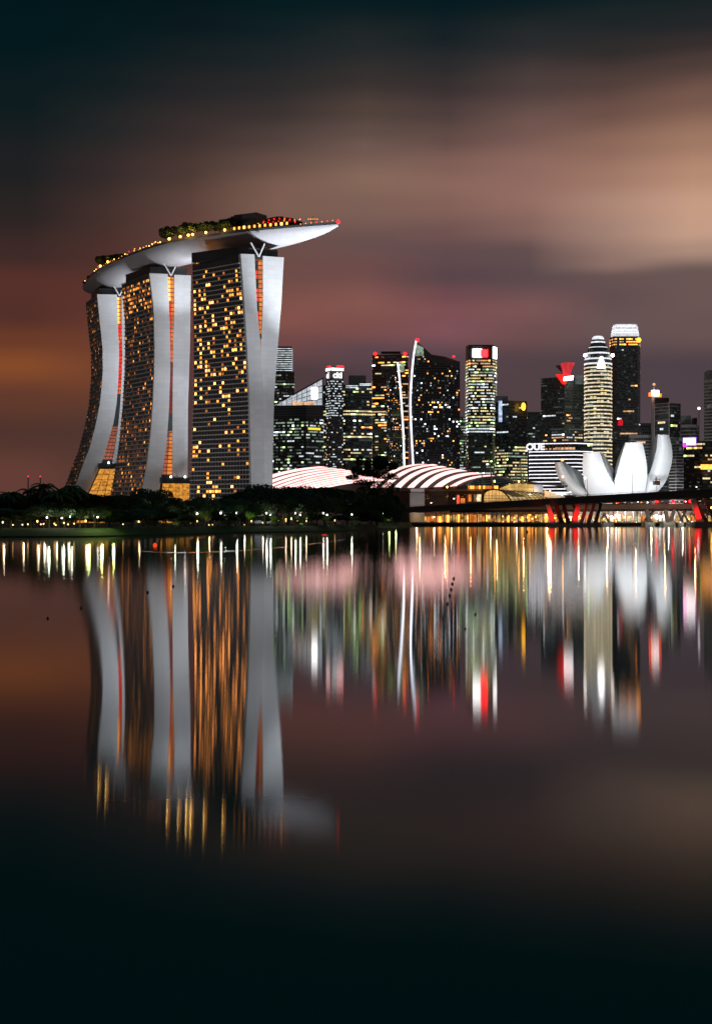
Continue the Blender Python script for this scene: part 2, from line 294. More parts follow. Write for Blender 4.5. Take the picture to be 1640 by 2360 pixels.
# ------------------------------------------------------------------ the three leaning hotel towers
TOP = 196.4
class Tower: pass
def hotel(label, A_px, A_D, ang, vdir, LL, left_leg, right_leg, dens, bays, canopy, tw=0):
    T = Tower(); A = Vector((gx(A_px, A_D), A_D)); u = Vector((math.cos(R(ang)), math.sin(R(ang)))); v = Vector(vdir).normalized()
    T.A, T.u, T.v, T.n = A, u, v, Vector((u.y, -u.x))
    def unp(p):
        k = (p[0]-820)/F; s = (k*A.y-A.x)/(u.x-k*u.y); D = A.y+s*u.y
        return (H0+(HZ-p[1])/F*D, s)
    def prof(pts):
        z = sorted(unp(p) for p in pts); z[-1] = (TOP, z[-1][1])
        d = z[1][0]-z[0][0]; sl = (z[1][1]-z[0][1])/d
        return [(2.0, z[0][1]-sl*(z[0][0]-2))]+z
    T.ll, T.lr, T.rl, T.rr = [prof(p) for p in (*left_leg, *right_leg)]
    def P(s, z, d=0):
        s = s-tw*(1-z/TOP)*max(0, d-2)/LL
        return (A.x+u.x*s+v.x*d, A.y+u.y*s+v.y*d, z)
    T.P = P
    c = P(15, 2, LL/2); root = thing('hotel_tower', c, label, 'hotel', 'white-edged curving hotel towers')
    T.root = root; NZ = 44; zs = [2+(TOP-2)*i/NZ for i in range(NZ+1)]
    pm = panel_mat('end_wall_panels', u)
    for nm, a, bb, d0 in (('left', T.ll, T.lr, 0), ('right', T.rl, T.rr, 2.0)):
        tn = 2.4 if (nm == 'left' and tw > 8) else 0     # end wall turned slightly off the other one
        g = MB(); g.grid([[P(interp(a, z), z, d0), P(interp(bb, z)-tn*.75, z, d0-tn), P(interp(bb, z), z, d0+1.6), P(interp(a, z), z, d0+1.6)] for z in zs], close=True, smooth=False)
        g.poly([P(interp(a, TOP), TOP, d0), P(interp(bb, TOP), TOP, d0), P(interp(bb, TOP), TOP, d0+1.6), P(interp(a, TOP), TOP, d0+1.6)])
        g.build('end_wall', pm, root)
        g = MB(); zz = [min(z, TOP-1) for z in zs]
        g.grid([[P(interp(a, z)+.35, z, d0+1.6), P(interp(bb, z)-.35, z, d0+1.6), P(interp(bb, z)-.35, z, LL), P(interp(a, z)+.35, z, LL)] for z in zz], close=True, smooth=False)
        g.poly([P(interp(a, TOP)+.35, TOP-1, d0+1.6), P(interp(bb, TOP)-.35, TOP-1, d0+1.6), P(interp(bb, TOP)-.35, TOP-1, LL), P(interp(a, TOP)+.35, TOP-1, LL)])
        g.build('guest_wing', m_glass, root)
    # balcony slabs on the curved face
    fh = 3.32; nf = int((TOP-8)/fh)
    for k in range(nf):
        z = 7+k*fh; s = interp(T.ll, z); g = MB()
        g.hexa([P(s-.85, z, 1.7), P(s+.4, z, 1.7), P(s+.4, z, LL-.5), P(s-.85, z, LL-.5)], [P(s-.85, z+.75, 1.7), P(s+.4, z+.75, 1.7), P(s+.4, z+.75, LL-.5), P(s-.85, z+.75, LL-.5)])
        g.build('balcony', m_slab, root)
    for j in range(bays+1):
        d = 2+(LL-3)*j/bays; g = MB()
        g.grid([[P(interp(T.ll, z)-.3, z, d-.14), P(interp(T.ll, z)-.3, z, d+.14), P(interp(T.ll, z)+.4, z, d+.14), P(interp(T.ll, z)+.4, z, d-.14)] for z in zs], close=True, smooth=False)
        g.build('fin', m_fac2, root)
    # lit guest rooms
    cells = []
    for k in range(nf):
        for j in range(bays):
            mt = dens(k/nf, j/bays)
            if mt is not None: cells.append((k, j, mt))
    rnd.shuffle(cells); cells.sort(key=lambda c: {W_HOT: 0, W_OR: 1, W_OR2: 2, W_OR3: 3}[c[2]])
    st = MB()
    for i, (k, j, mt) in enumerate(cells):
        z = 7+k*fh+.95; d0 = 2+(LL-3)*(j+.12)/bays; d1 = 2+(LL-3)*(j+.88)/bays
        g = MB() if i < 100 else st
        zt = z+fh-1.55
        for e0, e1 in ((.02, .42), (.56, .96)):
            a0, a1 = lerp(d0, d1, e0), lerp(d0, d1, e1)
            g.poly([P(interp(T.ll, z)+.05, z, a1), P(interp(T.ll, z)+.05, z, a0), P(interp(T.ll, zt)+.05, zt, a0), P(interp(T.ll, zt)+.05, zt, a1)], 0 if i < 100 else [W_HOT, W_OR, W_OR2, W_OR3].index(mt))
        if i < 100: g.build('window', mt, root)
    if st.f: tag(st.build('window', [W_HOT, W_OR, W_OR2, W_OR3], root), kind='stuff')
    # atrium between the wings
    def gap(z0, z1, mats, d, pick, step=fh, cols=2, name='atrium_glazing'):
        g = MB(); z = z0
        while z < z1:
            a, bb = interp(T.lr, z), interp(T.rl, z); zt = min(z+step*.8, z1)
            if bb-a > .5:
                for c_ in range(cols):
                    s0, s1 = lerp(a, bb, (c_+.06)/cols), lerp(a, bb, (c_+.94)/cols)
                    g.poly([P(s0, z, d), P(s1, z, d), P(s1, zt, d), P(s0, zt, d)], pick(c_))
            z += step
        if g.f: g.build(name, mats, root)
    g = MB(); g.grid([[P(interp(T.lr, z)-.2, z, 2.5), P(max(interp(T.rl, z), interp(T.lr, z))+.2, z, 2.5)] for z in zs], smooth=False); g.build('atrium_screen', m_dark, root)
    T.gap = gap
    # roof plant under the deck
    g = MB(); a = interp(T.ll, TOP)
    g.prism([P(a+3, 0, 6)[:2], P(interp(T.rr, TOP)-1, 0, 6)[:2], P(interp(T.rr, TOP)-1, 0, LL-9)[:2], P(a+3, 0, LL-9)[:2]], TOP-1.2, TOP+6)
    g.build('roof_plant', m_dark, root)
    # V strut carrying the deck
    m_ = (interp(T.lr, TOP)+interp(T.rl, TOP))/2; g = MB()
    for sg in (-1, 1): g.beam(P(m_, TOP-1, 1.0), P(m_+sg*5.2, TOP+9, 2.2), 1.0)
    g.build('strut', m_white, root)
    # lit lobby with its canopy
    if canopy:
        zc, s0c, s1c, cols = canopy
        g = MB()
        for k in range(10):
            z0, z1 = 2+(zc-2)*k/10, 2+(zc-2)*(k+.92)/10
            for c_ in range(cols):
                def S(z, f):
                    a = interp(T.lr, z)+s0c; bb = interp(T.rr, zc)+s1c if s1c is not None else max(interp(T.rl, z), a+6)+2
                    return lerp(a, bb, f)
                f0, f1 = (c_+.04)/cols, (c_+.96)/cols
                g.poly([P(S(z0, f0), z0, -3), P(S(z0, f1), z0, -3), P(S(z1, f1), z1, -3), P(S(z1, f0), z1, -3)])
        g.build('lobby_glazing', W_GOLD, root)
        a = interp(T.lr, zc)+s0c; bb = (interp(T.rr, zc)+s1c) if s1c is not None else interp(T.rl, zc)+3
        g = MB(); g.hexa([P(a-1, zc, -5), P(bb+1, zc, -5), P(bb+1, zc, 2), P(a-1, zc, 2)], [P(a-1, zc+4.5, -4), P(bb+1, zc+4.5, -4), P(bb+1, zc+4.5, 2), P(a-1, zc+4.5, 2)])
        g.build('canopy', m_dark, root)
        g = MB(); g.hexa([P(a-.5, 2, -2.8), P(bb+.5, 2, -2.8), P(bb+.5, 2, 1.9), P(a-.5, 2, 1.9)], [P(a-.5, zc-.1, -2.8), P(bb+.5, zc-.1, -2.8), P(bb+.5, zc-.1, 1.9), P(a-.5, zc-.1, 1.9)])
        for f in ((.28, .8) if s1c is not None else (.5,)):
            l = MB(); l.ball(P(lerp(a, bb, f), zc+5, -4.6), .75); l.build('floodlight', L_HOT, root)
    return T
def Q1(*p): return [q(1, *x) for x in p]
def Q2(*p): return [q(2, *x) for x in p]
def dens3(f, b):
    r = rnd.random(); col = 1.45 if int(b*19+.01) in (1, 3, 4, 6, 8, 11, 13, 14, 16, 18) else .55
    if f < .04: return None
    if f < .16: p = .22
    elif f < .36: p = .10
    elif f < .44: p = .05
    else: p = .27
    if f > .95: p = .06
    if r < p*col: return W_HOT if rnd.random() < .26 else (W_OR if rnd.random() < .72 else W_OR2)
    return None
def dens2(f, b):
    r = rnd.random()
    if f > .86: p, w = (.62, (.0, .45, .5))
    elif f > .66: p, w = (.34, (0, .08, .35))
    elif f > .40: p, w = (.3, (0, .05, .25))
    else: p, w = (.62, (0, .05, .25))
    if r < p:
        t = rnd.random(); return W_OR if t < w[1] else (W_OR2 if t < w[1]+w[2] else W_OR3)
    return None
def dens1(f, b):
    r = rnd.random(); p = .5 if f < .34 else (.3 if f < .8 else .5)
    if r < p:
        t = rnd.random(); return W_OR if t < .10 else (W_OR2 if t < .38 else W_OR3)
    return None
T3 = hotel('nearest and tallest-looking hotel tower, dark face dotted with bright amber windows, pale legs meeting low', 554.6, 1069, 23, (-39.5, 38.5), 55,
    (Q1((1020, 295), (1040, 560), (1055, 800))+Q2((1252, 300), (1258, 600), (1262, 915)), Q1((1095, 305), (1110, 600), (1130, 800))+Q2((1340, 300), (1345, 500), (1350, 900))),
    (Q1((1150, 298), (1150, 560), (1140, 800))+Q2((1344, 300), (1347, 500), (1351, 900)), Q1((1263, 313), (1250, 560), (1230, 800))+Q2((1420, 300), (1413, 600), (1408, 900))),
    dens3, 19, None, 11.5)
T3.gap(100, TOP-3, [W_RED, W_OR2, m_glass], 2.2, lambda c: c if rnd.random() < .75 else 2)
T2 = hotel('middle hotel tower, face glowing dim amber, red slot between its two pale legs', 344.5, 1153, 15, (-30, 50), 58,
    (Q1((527, 400), (550, 600), (555, 800))+Q2((650, 20), (648, 150), (640, 350), (625, 560), (600, 760), (585, 850), (570, 930)), Q1((625, 408), (632, 560), (640, 800))+Q2((752, 20), (748, 200), (740, 420), (725, 620), (700, 790), (690, 830), (678, 950))),
    (Q1((667, 402), (667, 600), (660, 800))+Q2((775, 20), (772, 200), (770, 500), (770, 800)), Q1((757, 410), (754, 600), (752, 800))+Q2((880, 20), (868, 400), (866, 820))),
    dens2, 18, (33, .4, -.5, 4), 3.5)
T2.gap(176, TOP-2, [W_OR, W_OR2], 2.2, lambda c: c); T2.gap(128, 176, [W_RED, W_OR2], 2.2, lambda c: c); T2.gap(88, 128, [W_RED2], 2.2, lambda c: 0)
T2.gap(40, 74, [W_PINK, W_OR2], 2.2, lambda c: c, 3.0, 2)
T1 = hotel('farthest hotel tower at the left, its leg sweeping out in a strong curve', 223.5, 1259.6, 8, (-18.6, 50), 53,
    (Q1((243, 513), (262, 700), (273, 850))+Q2((322, 20), (322, 150), (305, 350), (275, 500), (235, 650), (205, 720), (160, 850), (130, 905)), Q1((352, 515), (357, 700), (362, 850))+Q2((425, 20), (420, 200), (410, 350), (390, 480), (355, 600), (320, 720), (270, 830), (225, 930))),
    (Q1((380, 517), (380, 700), (383, 850))+Q2((448, 20), (444, 200), (436, 350), (422, 500), (404, 620), (386, 720), (370, 900)), Q1((468, 520), (466, 700), (462, 850))+Q2((540, 20), (530, 350), (505, 600), (480, 900))),
    dens1, 16, (48, .4, None, 3))
T1.gap(172, TOP-2, [W_OR, W_OR2], 2.2, lambda c: c); T1.gap(112, 172, [W_RED, W_OR2], 2.2, lambda c: 0 if rnd.random() < .8 else 1); T1.gap(56, 84, [W_PINK, W_OR], 2.2, lambda c: 0, 3.0, 3)

# floodlights of the pale end walls
def flood(T, off, zlo, items):
    s = 17; base = Vector(T.P(s, 0))
    for (o, z, aimz, pw, cone, bl) in items:
        spot('floodlight_beam', (base.x+o[0], base.y+o[1], z), T.P(s, aimz), pw, cone, bl)
FC = (.90, .95, 1)
b3 = T3.P(17, 0)
spot('floodlight_beam', (b3[0]+98, b3[1]-96, 30), T3.P(17, 60), 2.2e5, 100, 1, FC); spot('floodlight_beam', (b3[0]+98, b3[1]-96, 30), T3.P(17, 200), 7.4e5, 56, 1, FC)
spot('hull_floodlight_beam', (10, 1000, 30), (-42, 1082, 208), 2.5e6, 34, .8, FC)
# the other two end walls are washed by lamps carried on the far side of the neighbouring tower
for T, lx, ly, zs_, s_ in ((T2, -119, 1127, (84, 122, 160, 192), 17), (T1, -172, 1223, (98, 132, 165, 194), 9)):
    for k, z in enumerate(zs_):
        spot('floodlight_beam', (lx, ly, z), T.P(s_, z+(0 if k < 3 else 6)), (2.5e4 if T is T2 else 3.9e4)*(1 if k < 3 else .7), 92 if k == 0 else 110, .25 if k == 0 else 1, FC)
spot('facade_fill_beam', (-255, 930, 14), (-150, 1120, 105), 3.6e5, 75, .8, (1, .93, .9), 4)  # added fill lamp for the dark hotel faces, stands for city glow
spot('hull_floodlight_beam', (-124, 1128, 150), (-140, 1150, 210), 9e4, 95, .9, FC)
spot('hull_floodlight_beam', (-176, 1222, 150), (-192, 1238, 210), 9e4, 95, .9, FC)

# ------------------------------------------------------------------ the boat-shaped sky deck
ZD = 216.0
EDGE = [(-13, 1060), (-50, 1074), (-93, 1095), (-148, 1138), (-200, 1220), (-228, 1281), (-249, 1351)]
NS = 90; ed = [Vector(p) for p in smooth(EDGE, NS)]
sp_ = thing('sky_deck', (-130, 1150, ZD), 'long pale boat-shaped roof deck spanning the three hotel towers', 'roof deck')
def deck_w(t): return 38*max(.02, (1-(1-min(1, t/.30))**2.0))**.75*(1-max(0, (t-.86)/.14)**2*.8)
secs = []
for i, p in enumerate(ed):
    t = i/(NS-1); d = (ed[min(i+1, NS-1)]-ed[max(i-1, 0)]).normalized(); nrm = Vector((-d.y, d.x))
    if nrm.y < 0: nrm = -nrm
    w = deck_w(t); th = 13.0*(w/38)**.8; secs.append((p, nrm, w, th, t))
def hull_pt(sec, f, up=0):
    p, n, w, th, t = sec; s = f*w; dz = th*(max(0, 1-(2*f-1)**2))**.62
    return (p.x+n.x*s, p.y+n.y*s, ZD-dz+up)
g = MB(); fs = [0, .015, .05, .1, .18, .28, .4, .5, .6, .72, .85, .95, 1]
g.grid([[hull_pt(s, f) for f in fs] for s in secs])
g.poly([hull_pt(secs[-1], f) for f in fs])
# panel joints as fine raised ribs
g.build('hull', m_hull, sp_)
for i in range(6, NS-2, 4):
    r_ = MB(); r_.tube([Vector(hull_pt(secs[i], f))-Vector((0, 0, -.04)) for f in fs], .09, 4); r_.build('rib', m_hull, sp_)
g = MB(); g.poly([hull_pt(s, 0) for s in secs]+[hull_pt(s, 1) for s in secs[::-1]]); g.build('deck_floor', m_con, sp_)
g = MB(); g.grid([[Vector(hull_pt(s, 0))+Vector((0, 0, .0)), Vector(hull_pt(s, 0))+Vector((0, 0, 1.7)), Vector(hull_pt(s, 0))+Vector((s[1].x*.4, s[1].y*.4, 1.7)), Vector(hull_pt(s, 0))+Vector((s[1].x*.4, s[1].y*.4, .02))] for s in secs], smooth=False)
g.build('parapet', m_fac2, sp_)
def deck_at(px, f=.15):           # section whose edge falls at this photo column
    return min(secs, key=lambda s: abs(820+hull_pt(s, f)[0]/hull_pt(s, f)[1]*F-px))
def deck_pos(px, f=.15, up=0): return Vector(hull_pt((*deck_at(px, f)[:3], 0, 0), f, up))
# small square windows along the edge near the prow
for k in range(22):
    px = lerp(q(1, 985, 0)[0], q(1, 1260, 0)[0], k/21); c = deck_pos(px, .03, 3.6); s = deck_at(px, .03)
    g = MB(); ang = math.atan2(s[1].y, s[1].x)-math.pi/2; g.box((c.x, c.y, c.z), (1.5, .3, 1.9), ang); g.build('deck_window', W_OR if k % 5 else W_HOT, sp_)
g = MB(); g.grid([[deck_pos(lerp(525, 665, k/20), .05, 2), deck_pos(lerp(525, 665, k/20), .05, 5.4), deck_pos(lerp(525, 665, k/20), .3, 5.6), deck_pos(lerp(525, 665, k/20), .3, 2)] for k in range(21)], smooth=False); g.build('pavilion', m_dark, sp_)
g = MB()     # red-lit arched restaurant roof
rows = []
for k in range(17):
    f = k/16; px = lerp(q(1, 1075, 0)[0], q(1, 1345, 0)[0], f); h = 5.6+6.5*math.sin(math.pi*f)
    rows.append([deck_pos(px, .22, 5), deck_pos(px, .25, h*.75+1), deck_pos(px, .45, h), deck_pos(px, .7, h*.8), deck_pos(px, .75, 5)])
g.grid(rows); g.build('restaurant_roof', m_brown, sp_)
for k in range(16):
    f = (k+.5)/16; px = lerp(q(1, 1085, 0)[0], q(1, 1335, 0)[0], f); h = 5.6+6.5*math.sin(math.pi*f)
    for (ff, hh, mt) in ((.2, 6.4, L_RED), (.235, h*.75, L_RED)):
        if rnd.random() < .8:
            g = MB(); g.ball(deck_pos(px, ff, hh), rnd.uniform(.28, .5)); g.build('deck_light', mt if rnd.random() < .72 else W_OR, sp_)
c = deck_pos(q(1, 1080, 0)[0], .45); g = MB(); s = deck_at(q(1, 1080, 0)[0], .45); ang = math.atan2(s[1].y, s[1].x)-math.pi/2
g.box((c.x, c.y, ZD+8), (20, 14, 15), ang); g.box((c.x-14, c.y+5, ZD+6.5), (16, 12, 13), ang); g.box((c.x-12, c.y+5, ZD+14), (5, 4, 3), ang); g.build('lift_house', m_fac2, sp_)
for k in range(13):
    px = lerp(q(1, 1340, 0)[0], q(1, 1540, 0)[0], k/12); g = MB(); p_ = deck_pos(px, .25, 0)
    g.tube([p_, p_+Vector((0, 0, 3.2))], .1, 5); g.ball(p_+Vector((0, 0, 3.2)), .35, m=1); g.build('deck_light', [m_dark, W_OR if k % 3 else L_RED], sp_)
p_ = deck_pos(q(1, 1420, 0)[0], .45, 0); g = MB(); g.tube([p_, p_+Vector((0, 0, 9))], .15, 6)
for dx in (-4, -2, 2, 4): g.beam(p_+Vector((0, 0, 5)), p_+Vector((dx*.8, 0, 6.4)), .16)
g.build('mast', m_grey, sp_)
for dx in (-4, -2, 0, 2, 4):
    g = MB(); g.ball(p_+Vector((dx*.8, 0, 6.6)), .36); g.build('mast_light', W_OR, sp_)
g = MB(); g.ball(deck_pos(q(1, 1534, 0)[0], .3, 1.6), 1.3); g.build('beacon', L_RED, sp_)
for k in range(70):              # lights strung along the gardens
    x1 = rnd.uniform(175, 640); px = q(1, x1, 0)[0]; g = MB(); up = rnd.uniform(1.8, 4.5)
    g.ball(deck_pos(px, rnd.uniform(.02, .12), up), rnd.uniform(.25, .5), 6); g.build('deck_light', rnd.choice([W_OR, W_OR, W_HOT, L_RED, W_PE]), sp_)
for px in (q(1, 800, 0)[0], q(1, 805, 0)[0]): pass
g = MB(); a_ = T3.P(2.5, TOP, 49); g.box((a_[0], a_[1], TOP+1.6), (5, 4, 5), R(23)); g.build('lounge_window', W_OR, sp_)

# ------------------------------------------------------------------ downtown towers
def bldg(name, label, front, ytop, Dref=None, fh=4.0, ww=3.2, wall=None, depth=35, lit=None, hb=.43, group='downtown towers across the bay', zb=2.0, ztop=None, cat='building', run=.6, skip_top=0):
    pts = [Vector((gx(p, D), D)) for p, D in front]
    k = sum((p-820)/F for p, D in front)/len(front); back = Vector((k, 1)).normalized()*depth
    poly = pts+[pts[-1]+back, pts[0]+back]
    Dr = Dref or min(D for p, D in front); zt = ztop or H0+(HZ-ytop)/F*Dr
    c = sum(poly, Vector((0, 0)))/len(poly); root = thing(name, (c.x, c.y, zb), label, cat, group)
    g = MB(); g.prism([tuple(p) for p in poly], zb, zt); g.build('wall', wall or m_fac1, root)
    n = int((zt-zb-skip_top)/fh); mats = [m_glass, W_WH, W_YE, W_PE, W_GR, W_DI, W_OR, W_FA, W_HO, W_HG, W_HW]
    for i in range(n):
        z0 = zb+i*fh+fh*(.5-hb/2); z1 = z0+fh*hb; g = MB()
        for e_ in range(len(poly)):
            a, b_ = poly[e_], poly[(e_+1) % len(poly)]; d = b_-a; L = d.length
            if L < 2: continue
            nv = Vector((d.y, -d.x)).normalized()*.3; nc = max(1, round(L/ww)); on = False; mt = 0
            for j in range(nc):
                p, pal = lit(i/n, (j+.5)/nc, e_)
                if p > .99: on = True; mt = pal[0]
                elif p <= 0: on = False
                else:
                    if on and rnd.random() > run: on = False
                    elif not on and rnd.random() < p*(1-run)/max(.05, 1-p)*1.0: on = True; mt = rnd.choice(pal)
                if ww >= 4: s0, s1 = a+d*(j/nc)+nv, a+d*((j+1)/nc)+nv
                else: s0, s1 = a+d*((j+.06)/nc)+nv, a+d*((j+.94)/nc)+nv
                g.poly([(s0.x, s0.y, z0), (s1.x, s1.y, z0), (s1.x, s1.y, z1), (s0.x, s0.y, z1)], ({1: 10, 2: 9, 3: 8, 4: 9, 6: 8}.get(mt, mt) if rnd.random() < .13 else mt) if on else (7 if rnd.random() < .3 else (5 if rnd.random() < .07 else 0)))
        if ww >= 4: g.weld()
        g.build('window_band', mats, root)
    root['zt'] = zt; return root, poly, zt
def floors(seed, base, pal, full=.06, fullpal=(2,), top=None):
    r = random.Random(seed); cache = {}
    def f(h, x, e):
        k = round(h*1000)
        if k not in cache:
            t = r.random(); cache[k] = (1.0, (r.choice(fullpal),)) if t < full else (max(0, base*r.uniform(.1, 1.9)), pal)
        if top and h > top[0]: return top[1], top[2]
        return cache[k]
    return f
def sub(root, name, mb, mats): return mb.build(name, mats, root)
def rail(root, name, poly, z, h, off, mt):
    g = MB(); n = len(poly); c = sum(poly, Vector((0, 0)))/n
    o = [p+(p-c).normalized()*off for p in poly]
    g.grid([[(p.x, p.y, z) for p in o], [(p.x, p.y, z+h) for p in o]], close=True, smooth=False); return g.build(name, mt, root)
def on_face(p0, p1, f0, f1, z0, z1, off=.6, thick=.5):
    d = p1-p0; nv = Vector((d.y, -d.x)).normalized(); a, b_ = p0+d*f0, p0+d*f1; g = MB()
    g.hexa([(a.x+nv.x*off, a.y+nv.y*off, z0), (b_.x+nv.x*off, b_.y+nv.y*off, z0), (b_.x+nv.x*(off+thick), b_.y+nv.y*(off+thick), z0), (a.x+nv.x*(off+thick), a.y+nv.y*(off+thick), z0)],
           [(a.x+nv.x*off, a.y+nv.y*off, z1), (b_.x+nv.x*off, b_.y+nv.y*off, z1), (b_.x+nv.x*(off+thick), b_.y+nv.y*(off+thick), z1), (a.x+nv.x*(off+thick), a.y+nv.y*(off+thick), z1)])
    return g
def text(root, s, p0, p1, f, z, size, mt, off=1.2, bold=.03):
    cu = bpy.data.curves.new('lettering', 'FONT'); cu.body = s; cu.size = size; cu.extrude = .25; cu.offset = bold*size; cu.align_x = 'CENTER'; cu.materials.append(mt)
    d = p1-p0; nv = Vector((d.y, -d.x)).normalized(); c = p0+d*f+nv*off
    t0 = bpy.data.objects.new('lettering', cu); COL.objects.link(t0); bpy.context.view_layer.update()
    me = bpy.data.meshes.new_from_object(t0.evaluated_get(bpy.context.evaluated_depsgraph_get())); bpy.data.objects.remove(t0); bpy.data.curves.remove(cu)
    o = bpy.data.objects.new('lettering', me); COL.objects.link(o); o.parent = root
    o.location = Vector((c.x, c.y, z))-root.location; o.rotation_euler = (R(90), 0, math.atan2(d.y, d.x)); return o
GRN = (1, 4, 4, 5); WAR = (2, 3, 6, 3); YEL = (2, 2, 1, 4); MIX = (1, 2, 3, 5)
# striped office tower right behind the nearest hotel tower
r1, po, zt = bldg('office_tower', 'slim office tower with white-striped top peeking out right behind the nearest hotel tower', [(628, 2100), (678, 2100)], 856, lit=floors(1, .25, GRN, .05, (4,)), fh=4.2)
g = MB(); p2 = [Vector((gx(632, 2104), 2104)), Vector((gx(672, 2104), 2104)), Vector((gx(672, 2104), 2130)), Vector((gx(632, 2104), 2130))]
zt2 = H0+(HZ-798)/F*2104; g.prism([tuple(p) for p in p2], zt, zt2); g.build('upper_block', m_fac2, r1)
for k in range(11): rail(r1, 'light_strip', p2, zt+1.5+k*(zt2-zt-2)/11, .9, .4, W_WH)
# sloped glass roof building
r2, po, zt = bldg('office_tower', 'office block with a slanting brightly lit glass roof beside the striped tower', [(630, 1750), (705, 1735), (745, 1752)], 933, lit=floors(2, .42, GRN, .10, (1, 4)), fh=3.6, ww=3, depth=30, skip_top=14)
for k in range(4): rail(r2, 'ledge', po, zt-3-k*3, .8, .5, m_grey)
c0, c1 = gx(637, 1752), gx(742.5, 1752); zl, zr = zt+1, H0+(HZ-873)/F*1752
g = MB()
for k in range(9):
    a, b_ = lerp(c0, c1, k/9+.006), lerp(c0, c1, (k+1)/9-.006)
    for l in range(4):
        za = lambda x, f: lerp(zt+.5, lerp(zl, zr, (x-c0)/(c1-c0)), f)
        g.poly([(a, 1750, za(a, l/4+.02)), (b_, 1750, za(b_, l/4+.02)), (b_, 1750, za(b_, (l+.92)/4)), (a, 1750, za(a, (l+.92)/4))])
g.build('atrium_glass', L_LAV, r2)
g = MB(); g.hexa([(c0-1, 1751, zt), (c1+.5, 1751, zt), (c1+.5, 1778, zt), (c0-1, 1778, zt)], [(c0-1, 1751, zl), (c1+.5, 1751, zr), (c1+.5, 1778, zr), (c0-1, 1778, zl)]); g.build('atrium_wall', m_fac2, r2)
g = MB(); g.beam((c0-2, 1749, zl+.8), (c1+2, 1749, zr+1.2), .8, 1.2); g.build('roof_beam', m_dark, r2)
g = MB(); x_ = lerp(c0, c1, .83); g.box((x_, 1749.3, lerp(zl, zr, .45)), (7, .6, 14)); g.build('banner', L_WH, r2)
for k in range(5):
    g = MB(); x_ = lerp(c0, c1, .38+k*.1); g.box((x_, 1749.3, zt+3), (4.2, .5, 4)); g.build('bar_window', W_PE, r2)
g = MB(); p_ = on_face(po[1], po[2], .1, .8, H0+(HZ-991)/F*1745, H0+(HZ-986)/F*1745); p_.build('sign', emis('sign_yellow', (240, 210, 60), 1.4, var=0), r2)
# block with the red-crowned lettering
r3, po, zt = bldg('office_tower', 'stepped office block with red-trimmed top carrying white lettering', [(743, 1850), (795, 1840), (826, 1842), (857, 1848)], 886, lit=floors(3, .28, (1, 2, 2, 5, 3), .15, (2,)), fh=4, ww=3.4, depth=40)
p3 = [Vector((gx(751, 1836), 1836)), Vector((gx(762.5, 1822), 1822)), Vector((gx(791, 1830), 1830)), Vector((gx(791, 1830), 1862)), Vector((gx(751, 1836), 1866))]
ztt = H0+(HZ-849)/F*1830; g = MB(); g.prism([tuple(p) for p in p3], 2, ztt); g.build('shaft', m_fac2, r3)
for k in range(58):
    g = MB(); z = zt-148+k*3.0
    for e_ in range(2):
        a, b_ = p3[e_], p3[e_+1]; d = b_-a; nv = Vector((d.y, -d.x)).normalized()*.3; nc = max(2, round(d.length/2.6))
        for j in range(nc):
            s0, s1 = a+d*((j+.05)/nc)+nv, a+d*((j+.95)/nc)+nv; g.poly([(s0.x, s0.y, z), (s1.x, s1.y, z), (s1.x, s1.y, z+1.1), (s0.x, s0.y, z+1.1)], (1 if k > 34 else rnd.choice((1, 2, 3))) if rnd.random() < (.5 if k > 34 else .22) else 0)
    if g.f and 4 < z < ztt-14: g.build('window_band', [m_glass, W_WH, W_YE, W_DI], r3)
text(r3, 'citi', p3[1], p3[2], .5, ztt-12, 10.5, L_SIGN); text(r3, 'ci', p3[0], p3[1], .5, ztt-12, 10.5, L_SIGN)
for e_, a0, a1 in ((0, .1, .95), (1, .02, .98)):
    on_face(p3[e_], p3[e_+1], a0, a1, ztt-2.8, ztt-1.7).build('light_strip', L_WH, r3); on_face(p3[e_], p3[e_+1], a0, a1, ztt-1, ztt-.2).build('light_strip', L_WH, r3)
on_face(p3[1], p3[2], .45, .98, ztt, ztt+3).build('red_light', L_RED, r3); on_face(p3[0], p3[1], .3, 1, ztt, ztt+2.4).build('red_light', L_RED, r3)
for a, b_, y in ((797, 824, 889), (797, 824, 893), (828, 856, 884.5), (828, 856, 887.5)):
    g = MB(); c = at((a+b_)/2, y, 1838); g.box(c, ((b_-a)/F*1838, 1, .9)); g.build('light_strip', W_WH, r3)
g = MB(); c = at(823, 865, 1866); g.prism([(gx(803, 1866), 1866), (gx(843, 1866), 1866), (gx(843, 1866), 1880), (gx(803, 1866), 1880)], zt, c.z); g.build('plant_room', m_grey, r3)
g = MB(); g.prism([(gx(826, 1843), 1844), (gx(856, 1843), 1847), (gx(856, 1843), 1870), (gx(826, 1843), 1870)], zt, zt+2.2); g.build('parapet', m_dark, r3)
# dark slab with red corner lights
r4, po, zt = bldg('apartment_tower', 'dark flat-topped tower with a red light at each top corner and orange windows', [(857.5, 1960), (940.5, 1950)], 815.6, lit=floors(4, .30, (3, 3, 2, 6, 1), .03, (3,)), fh=3.6, ww=4, wall=m_fac4, run=.55)
for px in (864, 933):
    g = MB(); g.ball(at(px, 815, 1948), 2.2); g.build('red_light', L_RED, r4)
g = MB(); g.box(at(900, 812.5, 1972), (26, 4, 3)); g.build('plant_room', m_dark, r4)
